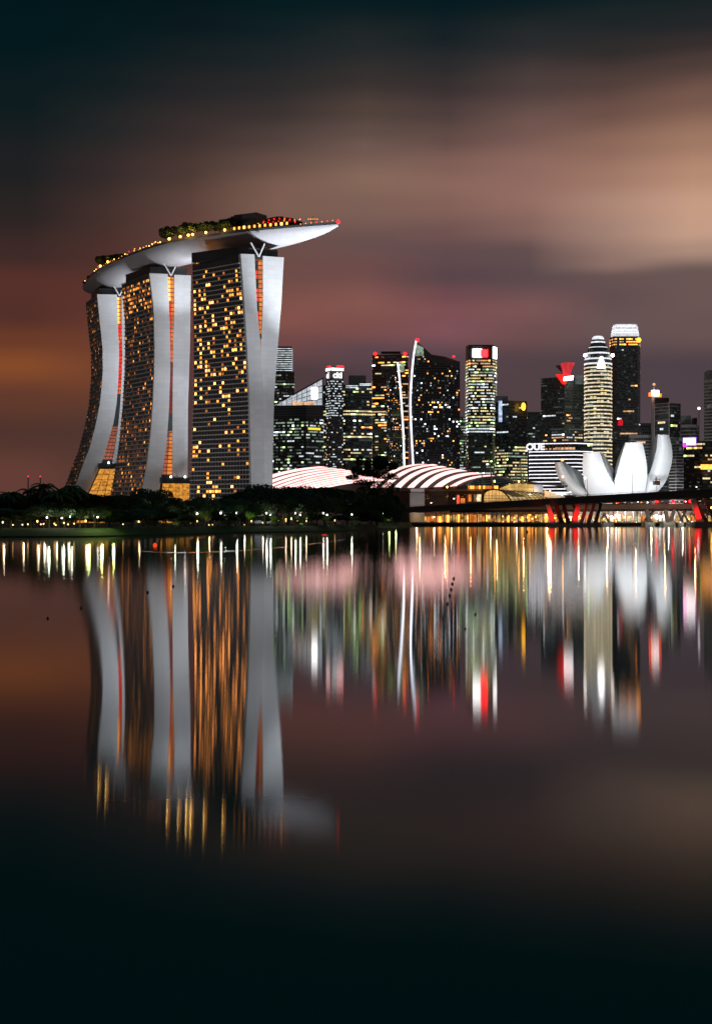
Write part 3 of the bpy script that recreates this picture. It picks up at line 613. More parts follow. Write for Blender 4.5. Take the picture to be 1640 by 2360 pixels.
# the twin sail towers with glowing curved edges
def sail(label, edge, right_px, D, top_pts, panel, seed):
    # edge: curved outline (px,py) top to bottom; top_pts: roofline from the edge tip to the far side
    root = thing('sail_tower', at(edge[-1][0], 1195, D), label, 'apartment tower', 'sail-shaped towers with glowing edges')
    E = smooth(edge, 30); g = MB(); rows = []
    def ex(py): return interp(sorted((p[1], p[0]) for p in E), py)
    side = 1 if right_px > edge[0][0] else -1
    def outline(py): return ex(py), right_px
    nS = 26; zz = []
    xs = [lerp(0, 1, i/nS) for i in range(nS+1)]
    tx = sorted(top_pts)
    n = 60; y0 = min(p[1] for p in top_pts)
    cols = []
    for i in range(nS+1):
        f = i/nS; col = []
        xtop = lerp(edge[0][0], right_px, f); yt = interp(tx, xtop)
        for k in range(n+1):
            y = lerp(yt, 1196, k/n); x = lerp(ex(max(y, edge[0][1])), right_px, f); dd = D+22*math.sin(f*1.5)
            col.append(at(x, y, dd))
        cols.append(col)
    g.grid(cols, 0, smooth=False); bk = [[Vector(p)+Vector((p.x/p.y*30, 30, 0)) for p in c] for c in cols]
    g.grid(bk, 0, smooth=False)
    g.grid([[c[0] for c in cols], [c[0] for c in bk]], smooth=False); g.grid([cols[0], bk[0]], smooth=False); g.grid([cols[-1], bk[-1]], smooth=False)
    g.build('wall', m_fac1 if seed % 2 else m_fac4, root)
    r = random.Random(seed); nf = 62
    for k in range(2, nf):
        g = MB(); py = lerp(y0, 1130, k/nf)
        for i in range(nS):
            xtop = lerp(edge[0][0], right_px, (i+.5)/nS)
            if py < interp(tx, xtop)+14: continue
            clump = .5+.5*math.sin(k*.55+i*.9+seed)*math.sin(i*.7+seed*2)
            on = r.random() < .05+.75*max(0, clump-.5)
            h = (1130-y0)/nf
            def S(f, y): 
                x = lerp(ex(max(y, edge[0][1])), right_px, f); p = at(x, y, D+22*math.sin(f*1.5)-.8); return p
            f0, f1 = (i+.18)/nS, (i+.82)/nS
            if py+h*.7 < edge[0][1]+4: continue
            if i+1 < nS: f2 = (i+1.18)/nS; g.poly([S(f1, py+h*.72), S(f2, py+h*.72), S(f2, py+h*.25), S(f1, py+h*.25)], 0)
            g.poly([S(f0, py+h*.72), S(f1, py+h*.72), S(f1, py+h*.25), S(f0, py+h*.25)], r.choice((1, 3, 3, 1, 2, 4, 5, 6)) if on else (4 if r.random() < .12 else 0))
        g.weld()
        if g.f: g.build('window_band', [m_glass, W_PE, W_OR, W_WH, W_DI, W_HO, W_HW], root)
    g = MB(); g.tube([at(p[0], p[1], D-1.5) for p in E], 1.15, 6); g.build('edge_light', L_SAIL, root)
    if panel:
        for k in range(panel[4]):
            g = MB(); x0 = lerp(panel[0], panel[2], k/panel[4]); x1 = lerp(panel[0], panel[2], (k+.8)/panel[4])
            a, b_, c_, d_ = at(x0, panel[3], D-1.2), at(x1, panel[3], D-1.2), at(x1, panel[1]+(x1-panel[0])*.55, D-1.2), at(x0, panel[1]+(x0-panel[0])*.55, D-1.2)
            g.poly([a, b_, c_, d_]); g.build('lit_panel', W_GR, root)
    return root
s1 = sail('shorter sail tower with a glowing white edge curving down its right side', [q(3, 970, 290), q(3, 985, 430), q(3, 998, 600), q(3, 1010, 800), q(3, 1018, 1060)], q(3, 890, 0)[0], 1830,
     [q(3, 890, 372), q(3, 930, 330), q(3, 970, 290)], None, 6)
g = MB(); g.box(at(q(3, 1000, 0)[0], q(3, 0, 328)[1], 1826), (5.2, 2, 11)); g.build('lit_panel', W_GR, s1)
s2 = sail('tallest sail tower with a curved glowing white edge and red-tipped peak', [q(3, 1100, 140), q(3, 1082, 250), q(3, 1068, 400), q(3, 1060, 560), q(3, 1063, 700), q(3, 1070, 850), q(3, 1082, 1060)], q(3, 1410, 0)[0], 1800,
     [q(3, 1100, 140), q(3, 1160, 185), q(3, 1220, 236), q(3, 1310, 250), q(3, 1400, 284)], (*q(3, 1100, 160), *q(3, 1155, 245), 4), 5)
g = MB(); g.ball(at(*q(3, 1108, 134), 1799), 2.4); g.build('red_light', L_RED, s2)
g = MB(); g.ball(at(*q(3, 1366, 250), 1812), 1.4); g.build('red_light', L_RED, s2)
g = MB(); g.beam(at(*q(3, 1228, 250), 1816), at(*q(3, 1228, 1060), 1816), 1.2); g.build('seam', m_grey, s2)
# gap block, bank tower with red and white sign
bldg('office_tower', 'low greenish block squeezed between the tallest sail and the signed bank tower', [(1058, 2150), (1081, 2150)], 960, lit=floors(7, .4, GRN, .1, (4,)))
def lit6(h, x, e):
    if h > .93: return .8, (3, 2)
    if h > .58: return .78, (1, 2, 4, 2, 1)
    if h > .53: return 1, (1,)
    return (.22 if h > .3 else .32), (2, 1, 4, 4)
r6, po, zt = bldg('office_tower', 'bank tower with rows of yellow-white windows under a glowing red and white sign', [(1073, 1975), (1079, 1950), (1134, 1950), (1143.5, 1965)], 797, lit=lit6, fh=3.9, ww=2.6, run=.8, skip_top=16)
c = (po[1], po[2]); on_face(*c, .18, .55, zt-15, zt-4).build('sign', L_SG, r6)
g = on_face(*c, .5, .80, zt-14.5, zt-5, .8); g.build('sign_emblem', emis('sign_red', (255, 20, 24), 14, var=0), r6)
on_face(po[2], po[3], .1, .9, zt-16, zt-.5).build('light_panel', L_WH, r6); rail(r6, 'parapet', po, zt, 1.5, .2, m_dark)
# dark block with yellow oval light
def lit7(h, x, e):
    if .28 < h < .62: return .72, (2, 4, 2)
    return .10, (4, 2, 1)
r7, po, zt = bldg('office_tower', 'dark office block with a glowing yellow oval and a pale blue strip near its top', [(1140, 1905), (1171, 1890), (1214, 1900)], 923, lit=lit7, fh=3.9, ww=3, run=.8)
g = MB(); c = at(*q(4, 441, 577), 1888); g.lathe(c, [(.05, -5), (1.6, -4.2), (2.5, -2), (2.6, 0), (2.5, 2), (1.6, 4.2), (.05, 5)], 12); g.build('oval_light', emis('oval_yellow', (255, 180, 40), 5, var=0), r7)
g = MB(); g.box(at(*q(4, 299, 606), 1886), (4.5, 1.5, 27)); g.build('light_panel', L_BLU, r7)
g = MB(); g.box(at(*q(4, 305, 533), 1905), (16, 10, 8)); g.build('plant_room', m_fac3, r7)
bldg('office_tower', 'very dark lower block right of the yellow oval light', [(1206, 2050), (1248, 2050)], 949, lit=floors(8, .10, YEL, .0), fh=4)
# red goblet crown
def lit8(h, x, e):
    if h > .80: return .03, (5, 5)
    if h > .6: return .25, (1, 3, 5)
    return .40, (2, 3, 1, 3)
r8, po, zt = bldg('office_tower', 'broad glass office tower crowned by a red-lit flaring goblet', [(1246, 2160), (1300, 2135), (1346, 2150)], 868, lit=lit8, fh=4, ww=3.6, run=.65, depth=40)
c = at(*q(4, 705, 0), 2150); zb_ = zt
g = MB(); rows = []
for k in range(9):
    f = k/8; w = lerp(3.6, 9.2, f**1.5); z = lerp(zt+1, H0+(HZ-q(4, 0, 310)[1])/F*2150, f); cx = lerp(gx(q(4, 708, 0)[0], 2150), gx(q(4, 715, 0)[0], 2150), f)
    rows.append([(cx-w, 2150, z), (cx-w*.2, 2138, z), (cx+w, 2146, z), (cx+w, 2166, z), (cx-w, 2166, z)])
g.grid(rows, close=True, smooth=False); g.build('goblet', emis('goblet_red', (240, 60, 70), .75, var=.35, scale=.05), r8)
g = MB(); a = at(*q(4, 640, 325), 2168); b_ = at(*q(4, 695, 380), 2168); d_ = at(*q(4, 690, 318), 2168); g.hexa([a, b_, d_, a+(d_-a)*.5], [p+Vector((0, 6, 0)) for p in (a, b_, d_, a+(d_-a)*.5)]); g.build('crown_fin', m_fac2, r8)
g = MB(); P_ = [at(*q(4, *p), 2131) for p in ((640, 380), (735, 380), (695, 440), (680, 438))]; g.hexa(P_, [p+Vector((0, 3, 0)) for p in P_]); g.build('red_panel', L_RB, r8)
g = MB(); P_ = [at(*q(4, *p), 2129) for p in ((688, 418), (745, 412), (748, 388), (690, 394))]; g.hexa(P_, [p+Vector((0, 1.2, 0)) for p in P_]); g.build('sign', L_SG, r8)
g = MB(); P_ = [at(*q(4, *p), 2140) for p in ((758, 440), (808, 440), (808, 384), (758, 384))]; g.hexa(P_, [p+Vector((0, 1.2, 0)) for p in P_]); g.build('lit_panel', W_DI, r8)
# round banded tower
D9 = 2080; c9 = at(1377.5, 0, D9+20); R9 = 32.5/F*D9; zt9 = H0+(HZ-792)/F*D9
r9 = thing('office_tower', (c9.x, c9.y, 2), 'round tower ringed by cream light bands with a stepped glowing crown', 'building', 'downtown towers across the bay')
g = MB(); g.lathe((c9.x, c9.y, 2), [(R9-1, 0), (R9-1, zt9-22), (R9*.72, zt9-8), (R9*.55, zt9-2), (R9*.42, zt9+6)], 24, smooth=False); g.build('wall', m_fac2, r9)
nb = 40
for k in range(nb):
    z = 6+k*(zt9-34)/nb; g = MB()
    for i in range(24):
        if True:
            a0, a1 = 6.2832*(i+.03)/24, 6.2832*(i+.97)/24; g.poly([(c9.x+R9*math.cos(a0), c9.y+R9*math.sin(a0), z), (c9.x+R9*math.cos(a1), c9.y+R9*math.sin(a1), z), (c9.x+R9*math.cos(a1), c9.y+R9*math.sin(a1), z+1.9), (c9.x+R9*math.cos(a0), c9.y+R9*math.sin(a0), z+1.9)], rnd.choice((0, 0, 0, 1)))
    g.build('light_band', [W_CR, W_YE], r9)
    g = MB()
    for i in range(24):
        if True:
            a0, a1 = 6.2832*(i+.1)/24, 6.2832*(i+.9)/24; rr = R9-.7; g.poly([(c9.x+rr*math.cos(a0), c9.y+rr*math.sin(a0), z+2.3), (c9.x+rr*math.cos(a1), c9.y+rr*math.sin(a1), z+2.3), (c9.x+rr*math.cos(a1), c9.y+rr*math.sin(a1), z+3.8), (c9.x+rr*math.cos(a0), c9.y+rr*math.sin(a0), z+3.8)], rnd.choice((0, 1)) if rnd.random() < .33 else 2)
    g.build('window_band', [W_YE, W_GR, m_glass], r9)
for k, (rr, z) in enumerate(((1.0, zt9-28), (.96, zt9-21), (.84, zt9-13), (.66, zt9-5), (.5, zt9+3), (.42, zt9+8))):
    g = MB(); g.lathe((c9.x, c9.y, z), [(R9*rr, 0), (R9*rr, 2.2)], 24); g.build('crown_ring', L_CROWN, r9)
g = MB(); g.lathe((c9.x, c9.y, zt9+8), [(R9*.4, 0), (R9*.4, 3), (R9*.3, 5)], 16); g.build('lantern', L_CROWN, r9)
g = MB(); yb = c9.y-R9-1; P_ = [(c9.x-5, yb, zt9-34), (c9.x+7, yb, zt9-34), (c9.x+3, yb, zt9-18), (c9.x, yb, zt9-18)]; g.hexa(P_, [(x, y+1, z) for x, y, z in P_]); g.build('sign', L_SG, r9)
for dx in (-22, 21):
    g = MB(); g.ball((c9.x+dx*.9, c9.y-R9*.5, zt9-15), 2.5); g.build('crown_lamp', L_HOT, r9)
# tallest dark tower with bright crown
def lit10(h, x, e):
    if h > .955: return .75, (6, 3)
    return .035, (1, 3, 1)
r10, po, zt = bldg('office_tower', 'tallest dark tower with a brilliant white stepped crown at the right', [(1404.5, 2280), (1416, 2262), (1468, 2262), (1474.5, 2275)], 774.5, lit=lit10, fh=4.2, ww=3.4)
cp = sum(po, Vector((0, 0)))/len(po)
for k, (f, z0, z1) in enumerate(((.93, 0, 6), (.90, 6.8, 10), (.86, 10.8, 16), (.80, 16.6, 19))):
    g = MB(); pp = [cp+(p-cp)*f for p in po]; g.prism([tuple(p) for p in pp], zt+z0, zt+z1); g.build('crown_tier', L_CROWN, r10)
    for j in range(int((z1-z0)/2)): rail(r10, 'crown_seam', pp, zt+z0+.8+j*2, .5, .3, m_grey)
g = MB(); g.ball(at(1471.5, 783, 2260), 3.4); g.build('orange_lamp', L_ORR if False else emis('amber_sign', (255, 150, 40), 6, var=0), r10)
g = MB(); g.box(at(*q(4, 1035, 676), 2258), (7, 1.5, 8)); g.build('red_sign', emis('sign_crimson', (220, 20, 40), .9, var=.7, scale=.6), r10)
for y in (605, 742):
    g = MB(); g.box(at(*q(4, 1085, y), 2260), (26 if y > 700 else 16, 1.5, 2.0)); g.build('lit_floor', W_PE, r10)
# signed hotel block with white line lights
r11, po, zt = bldg('office_tower', 'wide low office block ringed by white line lights with three-letter sign', [(1220, 1655), (1325, 1640), (1364, 1652)], 1016, lit=lambda h, x, e: (.06, (3, 2, 1)), fh=4.2, ww=3.2, depth=40, hb=.6, zb=2)
ys = [q(8, 0, y)[1] for y in (88, 158, 190, 226, 259, 292, 325, 357, 388, 423, 456, 486, 516)]
for y in ys:
    z = H0+(HZ-y)/F*1645; rail(r11, 'line_light', po[:3]+po[3:], z, .95, .9, L_STR)
text(r11, 'OUE', po[0], po[1], .13, H0+(HZ-1036.5)/F*1650, 10.2, L_SIGN, bold=.03)
for k in range(7):
    f = .34+k*.085; on_face(po[0], po[1], f, f+.012, H0+(HZ-1037)/F*1645, H0+(HZ-1022)/F*1645).build('lounge_mullion', W_OR3, r11)
    on_face(po[0], po[1], f+.01, f+.05, H0+(HZ-1036)/F*1645, H0+(HZ-1033)/F*1645).build('lounge_light', W_PE, r11)
# right hand group
bldg('office_tower', 'grey horizontally louvred block just left of the mast-topped tower', [(1449, 2050), (1503, 2050)], 1002, lit=lambda h, x, e: (.08, (5, 5, 3)), wall=m_fac3, fh=4.5, hb=.55)
bldg('office_tower', 'dim grey block behind the louvred one', [(1474, 2350), (1504, 2350)], 975, lit=lambda h, x, e: (.06, (5, 5)), wall=m_fac2, fh=4.5)
r12, po, zt = bldg('office_tower', 'white-gridded tower with an orange-lit roof and a mast', [(1507, 2010), (1541, 1990), (1567, 2004)], 928, lit=lambda h, x, e: ((.1 if .4 < h < .95 else .02), (1, 2)), wall=m_fac2, fh=4.4, hb=.62)
for k in range(0, int((zt-2)/9)): 
    if not .42 < k/((zt-2)/9) < .84: rail(r12, 'white_band', po, 4+k*9, .8, .6, mat('lit_white_frame', (.62, .6, .62), .5, var=.05) if k == 0 else bpy.data.materials['lit_white_frame'])
for k in (0, 4.6, 9.2): rail(r12, 'white_band', po, zt-k-.8, .8, .6, bpy.data.materials['lit_white_frame'])
for p in po[:3]:
    g = MB(); g.box((p.x, p.y-.8, (zt+2)/2), (1.1, 1.1, zt-2)); g.build('corner_post', bpy.data.materials['lit_white_frame'], r12)
g = MB(); a = at(1504.5, 928, 2012); g.box((a.x, a.y, (a.z+14+2)/2), (4.5, 6, a.z+12)); g.build('lift_shaft', m_fac3, r12)
g = MB(); g.prism([(gx(1509, 2000), 2000), (gx(1541, 2000), 2000), (gx(1541, 2000), 2025), (gx(1509, 2000), 2025)], zt, zt+7.5); g.build('penthouse', m_dark, r12)
g = MB(); c = at(1505, 892, 2000); g.tube([at(1506.5, 925, 2000), at(1506.5, 880, 2000)], .8, 6); g.build('mast', m_white, r12)
g = MB(); g.ball(at(1506.5, 886, 2000), 2.1); g.build('mast_lamp', W_PE, r12)
for (px, py, sx_, sz, mt) in ((1501, 909, 7, 5, L_ORR), (1509, 906, 10, 8, L_WH), (1517, 911, 7, 4, L_ORR)):
    g = MB(); g.box(at(px, py, 2000), (sx_, 3, sz)); g.build('roof_sign', mt, r12)
r12b, po, zt = bldg('office_tower', 'white lattice-fronted lower tower behind the tallest lotus petal', [(1541, 1905), (1557, 1895), (1577, 1905)], 1008, lit=lambda h, x, e: (.03, (1, 5)), wall=bpy.data.materials['lit_white_frame'], fh=4.0, hb=.72, ww=6.5)
r13, po, zt = bldg('office_tower', 'grey stepped tower with a white-framed right half behind the violet sign', [(1568, 2200), (1588, 2190), (1610, 2198)], 978, lit=lambda h, x, e: (.03, (1, 5)), wall=m_fac3, fh=5.4, hb=.7, ww=6)
g = MB(); g.prism([(gx(1568, 2204), 2204), (gx(1592, 2204), 2204), (gx(1592, 2204), 2225), (gx(1568, 2204), 2225)], zt, H0+(HZ-957)/F*2200); g.build('upper_block', m_grey, r13)
g = MB(); g.prism([(gx(1600, 2204), 2204), (gx(1606, 2204), 2204), (gx(1606, 2204), 2225), (gx(1600, 2204), 2225)], zt, H0+(HZ-962)/F*2200); g.build('stair_tower', m_dark, r13)
r14, po, zt = bldg('apartment_tower', 'pale grey high-rise cut off by the right edge of the photo', [(1622, 2100), (1640, 2090), (1690, 2100)], 873, lit=lambda h, x, e: (.05, (1, 5)), wall=m_fac3, fh=4.6, hb=.6, ww=5)
g = MB(); g.prism([(gx(1631, 2103), 2103), (gx(1685, 2103), 2103), (gx(1685, 2103), 2128), (gx(1631, 2103), 2128)], zt, H0+(HZ-853)/F*2103); g.build('upper_block', m_fac3, r14)
r15, po, zt = bldg('office_block', 'dark low office block at the right with a glowing violet-white sign', [(1575, 1560), (1618, 1550), (1700, 1560)], 1016, lit=floors(15, .12, (1, 2, 3), .0), fh=4, ww=3)
c = (po[0], po[1]); on_face(*c, .0, .62, zt-3.6, zt+3.0, 1).build('sign', L_WH, r15)
on_face(*c, -.04, .68, zt-5.0, zt+4.2, .3, .5).build('sign_halo_board', L_VIO, r15); on_face(*c, .0, .18, zt-6, zt-1, 1.2).build('sign_emblem', L_MAG, r15)
g = MB(); g.box(at(1630, 1076, 1545), (14, 2, 5)); g.build('lit_terrace', W_OR, r15)
for x_, d_, z_, ax, ad, az_, pw in ((1536, 1840, 4, 1537, 1995, 70, 2.6e5), (1575, 1840, 4, 1557, 1900, 60, 0.6e5), (1600, 2060, 4, 1590, 2195, 70, 1.6e5), (1650, 1980, 4, 1636, 2092, 120, 2.2e5), (1480, 1960, 4, 1476, 2050, 70, .6e5), (1250, 2020, 4, 1300, 2137, 120, .8e5)):
    spot('facade_wash_beam', (gx(x_, d_), d_, z_), (gx(ax, ad), ad, az_), pw, 70, .8, (1, .9, .92))  # tower washes; those on the grey walls are added, standing for city glow
for px, l in ((65, 'left'), (93, 'right')):
    t_ = thing('radio_mast', at(px, 1195, 3200), l+' one of two distant dim masts with red lamps far at the left', 'mast', 'two distant masts'); g = MB(); g.tube([at(px, 1199, 3200), at(px, 1100, 3200)], [1.7, 1.3], 8); g.build('shaft', m_fac3, t_); g = MB(); g.ball(at(px, 1098, 3200), 1.2); g.build('red_lamp', L_RED, t_)
# slim lamp mast between right hand towers
t_ = thing('lamp_mast', at(1610, 1195, 1700), 'tall slim lamp mast left of the pale high-rise at the right edge', 'mast'); g = MB(); g.tube([at(1610, 1195, 1700), at(1610, 942, 1700)], [.7, .4], 6); g.build('pole', m_grey, t_)
g = MB(); g.ball(at(1610, 941, 1700), 1.5); g.build('lamp', L_WH, t_)

# ------------------------------------------------------------------ lotus-shaped museum
m_petal = mat('petal_cladding', (.72, .73, .75), .45, var=.10, scale=.12)
mus = thing('lotus_museum', at(1440, 1195, 1125), 'white floodlit museum shaped like an opening lotus behind the bridge', 'museum')
def petal(L, Rr, B, side, df, thick, n=18):
    L, Rr, B = [smooth([q(8, *p) for p in pl], n) for pl in (L, Rr, B)]
    g = MB(); rows = []; back = []
    for k in range(n):
        f = 1-k/(n-1); D = df(f); l, r, bb = L[k], Rr[k], B[k]
        row = [at(lerp(l[0], r[0], u_), lerp(l[1], r[1], u_), D-3.0*(1-(2*u_-1)**2)) for u_ in (0, .15, .3, .5, .7, .85, 1)]
        Db = D+thick
        if side > 0: bl, br = (lerp(l[0], r[0], .35), l[1]), bb
        else: bl, br = bb, (lerp(l[0], r[0], .65), r[1])
        rows.append(row); back.append([at(bl[0], bl[1], Db), at(br[0], br[1], Db)])
    g.grid(rows, 0); o = g.build('petal', m_petal, mus)
    s = MB(); s.grid([[r[-1], b_[1]] for r, b_ in zip(rows, back)], 0); s.grid([[b_[0], r[0]] for r, b_ in zip(rows, back)], 0); s.grid([[b_[1], b_[0]] for b_ in back], 0)
    s.poly([*rows[0], *back[0][::-1]], 0)
    s.build('petal_side', m_petal, o)
petal([(218, 250), (232, 330), (265, 410), (320, 490), (400, 548), (470, 600)], [(285, 245), (340, 345), (400, 430), (470, 480), (560, 540), (640, 600)], [(302, 243), (385, 300), (440, 330), (480, 400), (520, 470), (600, 590)], 1, lambda f: 1122-8*f, 14)
petal([(470, 165), (462, 260), (465, 340), (475, 420), (490, 475), (560, 600)], [(615, 162), (650, 260), (690, 350), (740, 440), (800, 525), (860, 600)], [(640, 168), (690, 240), (735, 310), (765, 400), (805, 500), (850, 590)], 1, lambda f: 1118-30*f+9*f*f, 22)
petal([(840, 75), (815, 150), (785, 260), (755, 370), (742, 440), (790, 600)], [(985, 75), (1005, 150), (1025, 270), (1030, 370), (1020, 440), (1000, 600)], [(828, 85), (798, 150), (758, 260), (744, 330), (744, 420), (800, 590)], -1, lambda f: 1116-34*f+10*f*f, 22)
petal([(1120, 5), (1115, 90), (1100, 180), (1070, 290), (1030, 380), (1000, 450), (980, 600)], [(1218, 8), (1240, 90), (1250, 180), (1240, 270), (1215, 360), (1170, 450), (1040, 600)], [(1106, 10), (1078, 80), (1048, 180), (1030, 260), (1026, 340), (1005, 440), (985, 590)], -1, lambda f: 1120-14*f, 24)
g = MB(); cc = at(1430, 0, 1130); g.lathe((cc.x, cc.y, 2), [(12, 0), (14, 6), (20, 10), (26, 13)], 24); g.build('base_bowl', m_con, mus)
g = MB(); w_ = [at(*q(8, *p), 1099) for p in ((1092, 445), (1142, 445), (1142, 410), (1092, 410))]; g.hexa(w_, [p+Vector((0, 6, 0)) for p in w_]); g.build('window', m_glass, mus)
for (px, pw, aim) in ((1340, 1.5e5, (1365, 1085)), (1440, 2.3e5, (1450, 1075)), (1560, 2.4e5, (1520, 1070))):
    p = at(px, 0, 1030); spot('museum_floodlight_beam', (p.x, p.y, 7), at(*aim, 1105), pw*.80, 78, .8, (.92, .97, 1))

# ------------------------------------------------------------------ exhibition halls with lit ribbed roofs
def rib_roof(label, P0, P2, bend, D0, D1, qn, wid, eave):
    root = thing('exhibition_hall', at(*q(qn, (P0[0][0]+P2[-1][0])/2, P0[0][1]), D0), label, 'hall', 'halls with ribbed glowing roofs')
    n = 22; curves = []
    for a, c in zip(P0, P2):
        b_ = (lerp(a[0], c[0], bend[0]), lerp(a[1], c[1], bend[1])); cv = []
        for k in range(n):
            t_ = k/(n-1); x = (1-t_)**2*a[0]+2*t_*(1-t_)*b_[0]+t_*t_*c[0]; y = (1-t_)**2*a[1]+2*t_*(1-t_)*b_[1]+t_*t_*c[1]
            cv.append(Vector(at(*q(qn, x, y), lerp(D0, D1, math.sin(t_*1.57)))))
        curves.append(cv)
    for i in range(len(curves)-1):
        A_, B_ = curves[i], curves[i+1]
        def mid(f, up=0): return [lerp(a, b_, f)+Vector((0, -.2, up)) for a, b_ in zip(A_, B_)]
        g = MB(); g.grid([mid(0, .12), mid(wid, .12)]); g.grid([mid(wid, .12), mid(wid, -.1)]); g.build('light_rib', L_PINK, root)
        g = MB(); g.grid([mid(wid, -.1), mid(1, -.25), mid(1, .12)]); g.build('roof_shell', m_hall, root)
    g = MB(); lo = [c[0] for c in curves]; g.grid([[p-Vector((0, -1, .2)) for p in lo], [Vector((p.x, p.y+1, p.z-eave)) for p in lo], [Vector((p.x, p.y+1, 2)) for p in lo]], smooth=False); g.build('eave_wall', m_brown, root)
    g = MB(); hi = [c[-1] for c in curves]; g.grid([hi, [Vector((p.x, p.y+40, p.z-8)) for p in hi], [Vector((p.x, p.y+42, 2)) for p in hi]], smooth=False); g.build('back_roof', m_fac2, root)
    return root
m_hall = mat('hall_roof_metal', (.34, .24, .23), .5)
h1 = rib_roof('left exhibition hall with close-set glowing pink ribs beside the nearest tower foot', [(440, 180), (455, 215), (465, 245), (470, 270), (480, 292), (505, 296), (580, 290), (660, 280), (740, 272), (830, 268), (920, 262)],
         [(830, 112), (905, 122), (970, 130), (1030, 140), (1070, 150), (1110, 160), (1150, 172), (1185, 182), (1220, 194), (1250, 206), (1280, 220)], (.45, .82), 1150, 1190, 6, .64, 4)
h2 = rib_roof('right exhibition hall with broad glowing pink ribs fanning over a brown roof', [(-110, 322), (-10, 322), (105, 320), (220, 320), (332, 320), (452, 314), (590, 310), (700, 300)],
         [(330, 112), (450, 114), (525, 130), (602, 147), (685, 158), (800, 186), (950, 208), (1020, 222)], (.38, .95), 1105, 1150, 7, .5, 5)
# low wing under the right hall
wing = thing('low_wing', at(1000, 1195, 1095), 'long low brown wing with dark and lit windows under the right exhibition hall', 'building')
g = MB(); g.prism([(gx(896, 1095), 1095), (gx(1115, 1095), 1095), (gx(1115, 1095), 1103), (gx(896, 1095), 1103)], 2, H0+(HZ-1127)/F*1095); g.build('wall', m_brown, wing)
for (x0, x1, y0, y1, mt) in ((380, 412, 382, 412, m_glass), (425, 470, 382, 412, m_glass), (488, 534, 382, 412, m_glass), (548, 585, 380, 412, m_glass), (620, 650, 380, 420, m_glass), (690, 725, 380, 405, m_glass), (688, 725, 412, 455, W_OR2), (755, 780, 378, 440, W_OR2), (795, 812, 378, 440, W_YE), (828, 876, 378, 440, W_YE)):
    g = MB(); a, b_ = at(*q(7, x0, y1), 1094.6), at(*q(7, x1, y0), 1094.6); g.box(((a.x+b_.x)/2, 1094.7, (a.z+b_.z)/2), (b_.x-a.x, .4, b_.z-a.z)); g.build('window', mt, wing)
g = MB(); a, b_ = at(*q(7, 100, 362), 1092), at(*q(7, 880, 335), 1092); g.box(((a.x+b_.x)/2, 1094, b_.z-.5), (b_.x-a.x, 6, 1.2)); g.build('cornice', m_con, wing)
wb = thing('white_kiosk', at(961, 1170, 1060), 'pale boxy vent house with a grey screen at the bridge end', 'vent house'); a, b_ = at(*q(7, 244, 492), 1060), at(*q(7, 372, 362), 1060)
g = MB(); g.box(((a.x+b_.x)/2, 1066, (2+b_.z)/2), (b_.x-a.x, 12, b_.z-2)); g.build('screen_wall', m_fac3, wb); a, c_ = at(*q(7, 252, 360), 1060), at(*q(7, 370, 326), 1060)
g = MB(); g.box(((a.x+c_.x)/2, 1066, (b_.z+c_.z)/2+.1), (c_.x-a.x, 9, c_.z-b_.z)); g.build('roof_box', m_white, wb); spot('kiosk_lamp_beam', (a.x+6, 1036, 14), ((a.x+c_.x)/2, 1062, 18), 6e3, 50)
# dark glass lens roof
ln = thing('glass_shell', at(1125, 1195, 1090), 'dark glass shell roof with lit windows below it between the halls', 'pavilion')
low = smooth([q(7, 728, 297), q(7, 850, 300), q(7, 1000, 300), q(7, 1150, 272)], 20); top = smooth([q(7, 728, 296), q(7, 820, 245), q(7, 960, 222), q(7, 1070, 226), q(7, 1150, 246)], 20)
g = MB(); g.grid([[at(*lerp2, 1088+24*math.sin(f*1.5)) for lerp2 in [(lerp(a[0], b_[0], f), lerp(a[1], b_[1], math.sin(f*1.57))) for a, b_ in zip(low, top)]] for f in (0, .2, .4, .6, .8, 1)]); g.build('glass_roof', mat('shell_glass', (.10, .12, .13), .25), ln)
for f in (.2, .4, .6, .8, 1):
    g = MB(); g.tube([at(lerp(a[0], b_[0], f), lerp(a[1], b_[1], math.sin(f*1.57)), 1087.6+24*math.sin(f*1.5)) for a, b_ in zip(low, top)], .16, 4); g.build('rib', m_white, ln)
for k in range(14):
    g = MB(); a, b_ = at(*q(7, 752+k*19, 330), 1090), at(*q(7, 752+k*19+15, 302), 1090); g.box(((a.x+b_.x)/2, 1090, (a.z+b_.z)/2), (b_.x-a.x, .5, b_.z-a.z)); g.build('window', rnd.choice((W_OR2, W_PE, W_OR)), ln)
# vaulted glass gallery
gl = thing('glass_gallery', at(1200, 1195, 1060), 'amber-lit vaulted glass gallery with a black lattice beside the bridge', 'gallery')
arch = smooth([q(7, 888, 475), q(7, 890, 380), q(7, 925, 345), q(7, 985, 335), q(7, 1050, 350), (q(7, 1105, 400)), q(7, 1150, 475)], 15)
arch2 = smooth([q(7, 1330, 470), q(7, 1340, 395), q(7, 1370, 370), q(7, 1410, 365), q(7, 1470, 375), q(7, 1540, 410), q(7, 1620, 470)], 15)
A1 = [at(*p, 1070) for p in arch]; A2 = [at(*p, 1104) for p in arch2]; W_VA = emis('vault_glass', (238, 200, 132), .62, var=.5, scale=.12)
W_VF = emis('vault_front', (246, 190, 110), .72, var=.45, scale=.15)
g = MB(); bl_ = [Vector((p.x, p.y, A1[0].z)) for p in A1]; g.grid([A1, bl_], smooth=False); g.build('front_glazing', W_VF, gl)
g = MB(); g.grid([[lerp(a, b_, f) for a, b_ in zip(A1, A2)] for f in [k/12 for k in range(13)]]); g.build('vault_glazing', W_VA, gl)
for k in range(13):
    f = k/12; g = MB(); g.tube([lerp(a, b_, f)+Vector((0, -.15, .12)) for a, b_ in zip(A1, A2)], .2 if k else .55, 4); g.build('arch_rib', m_dark, gl)
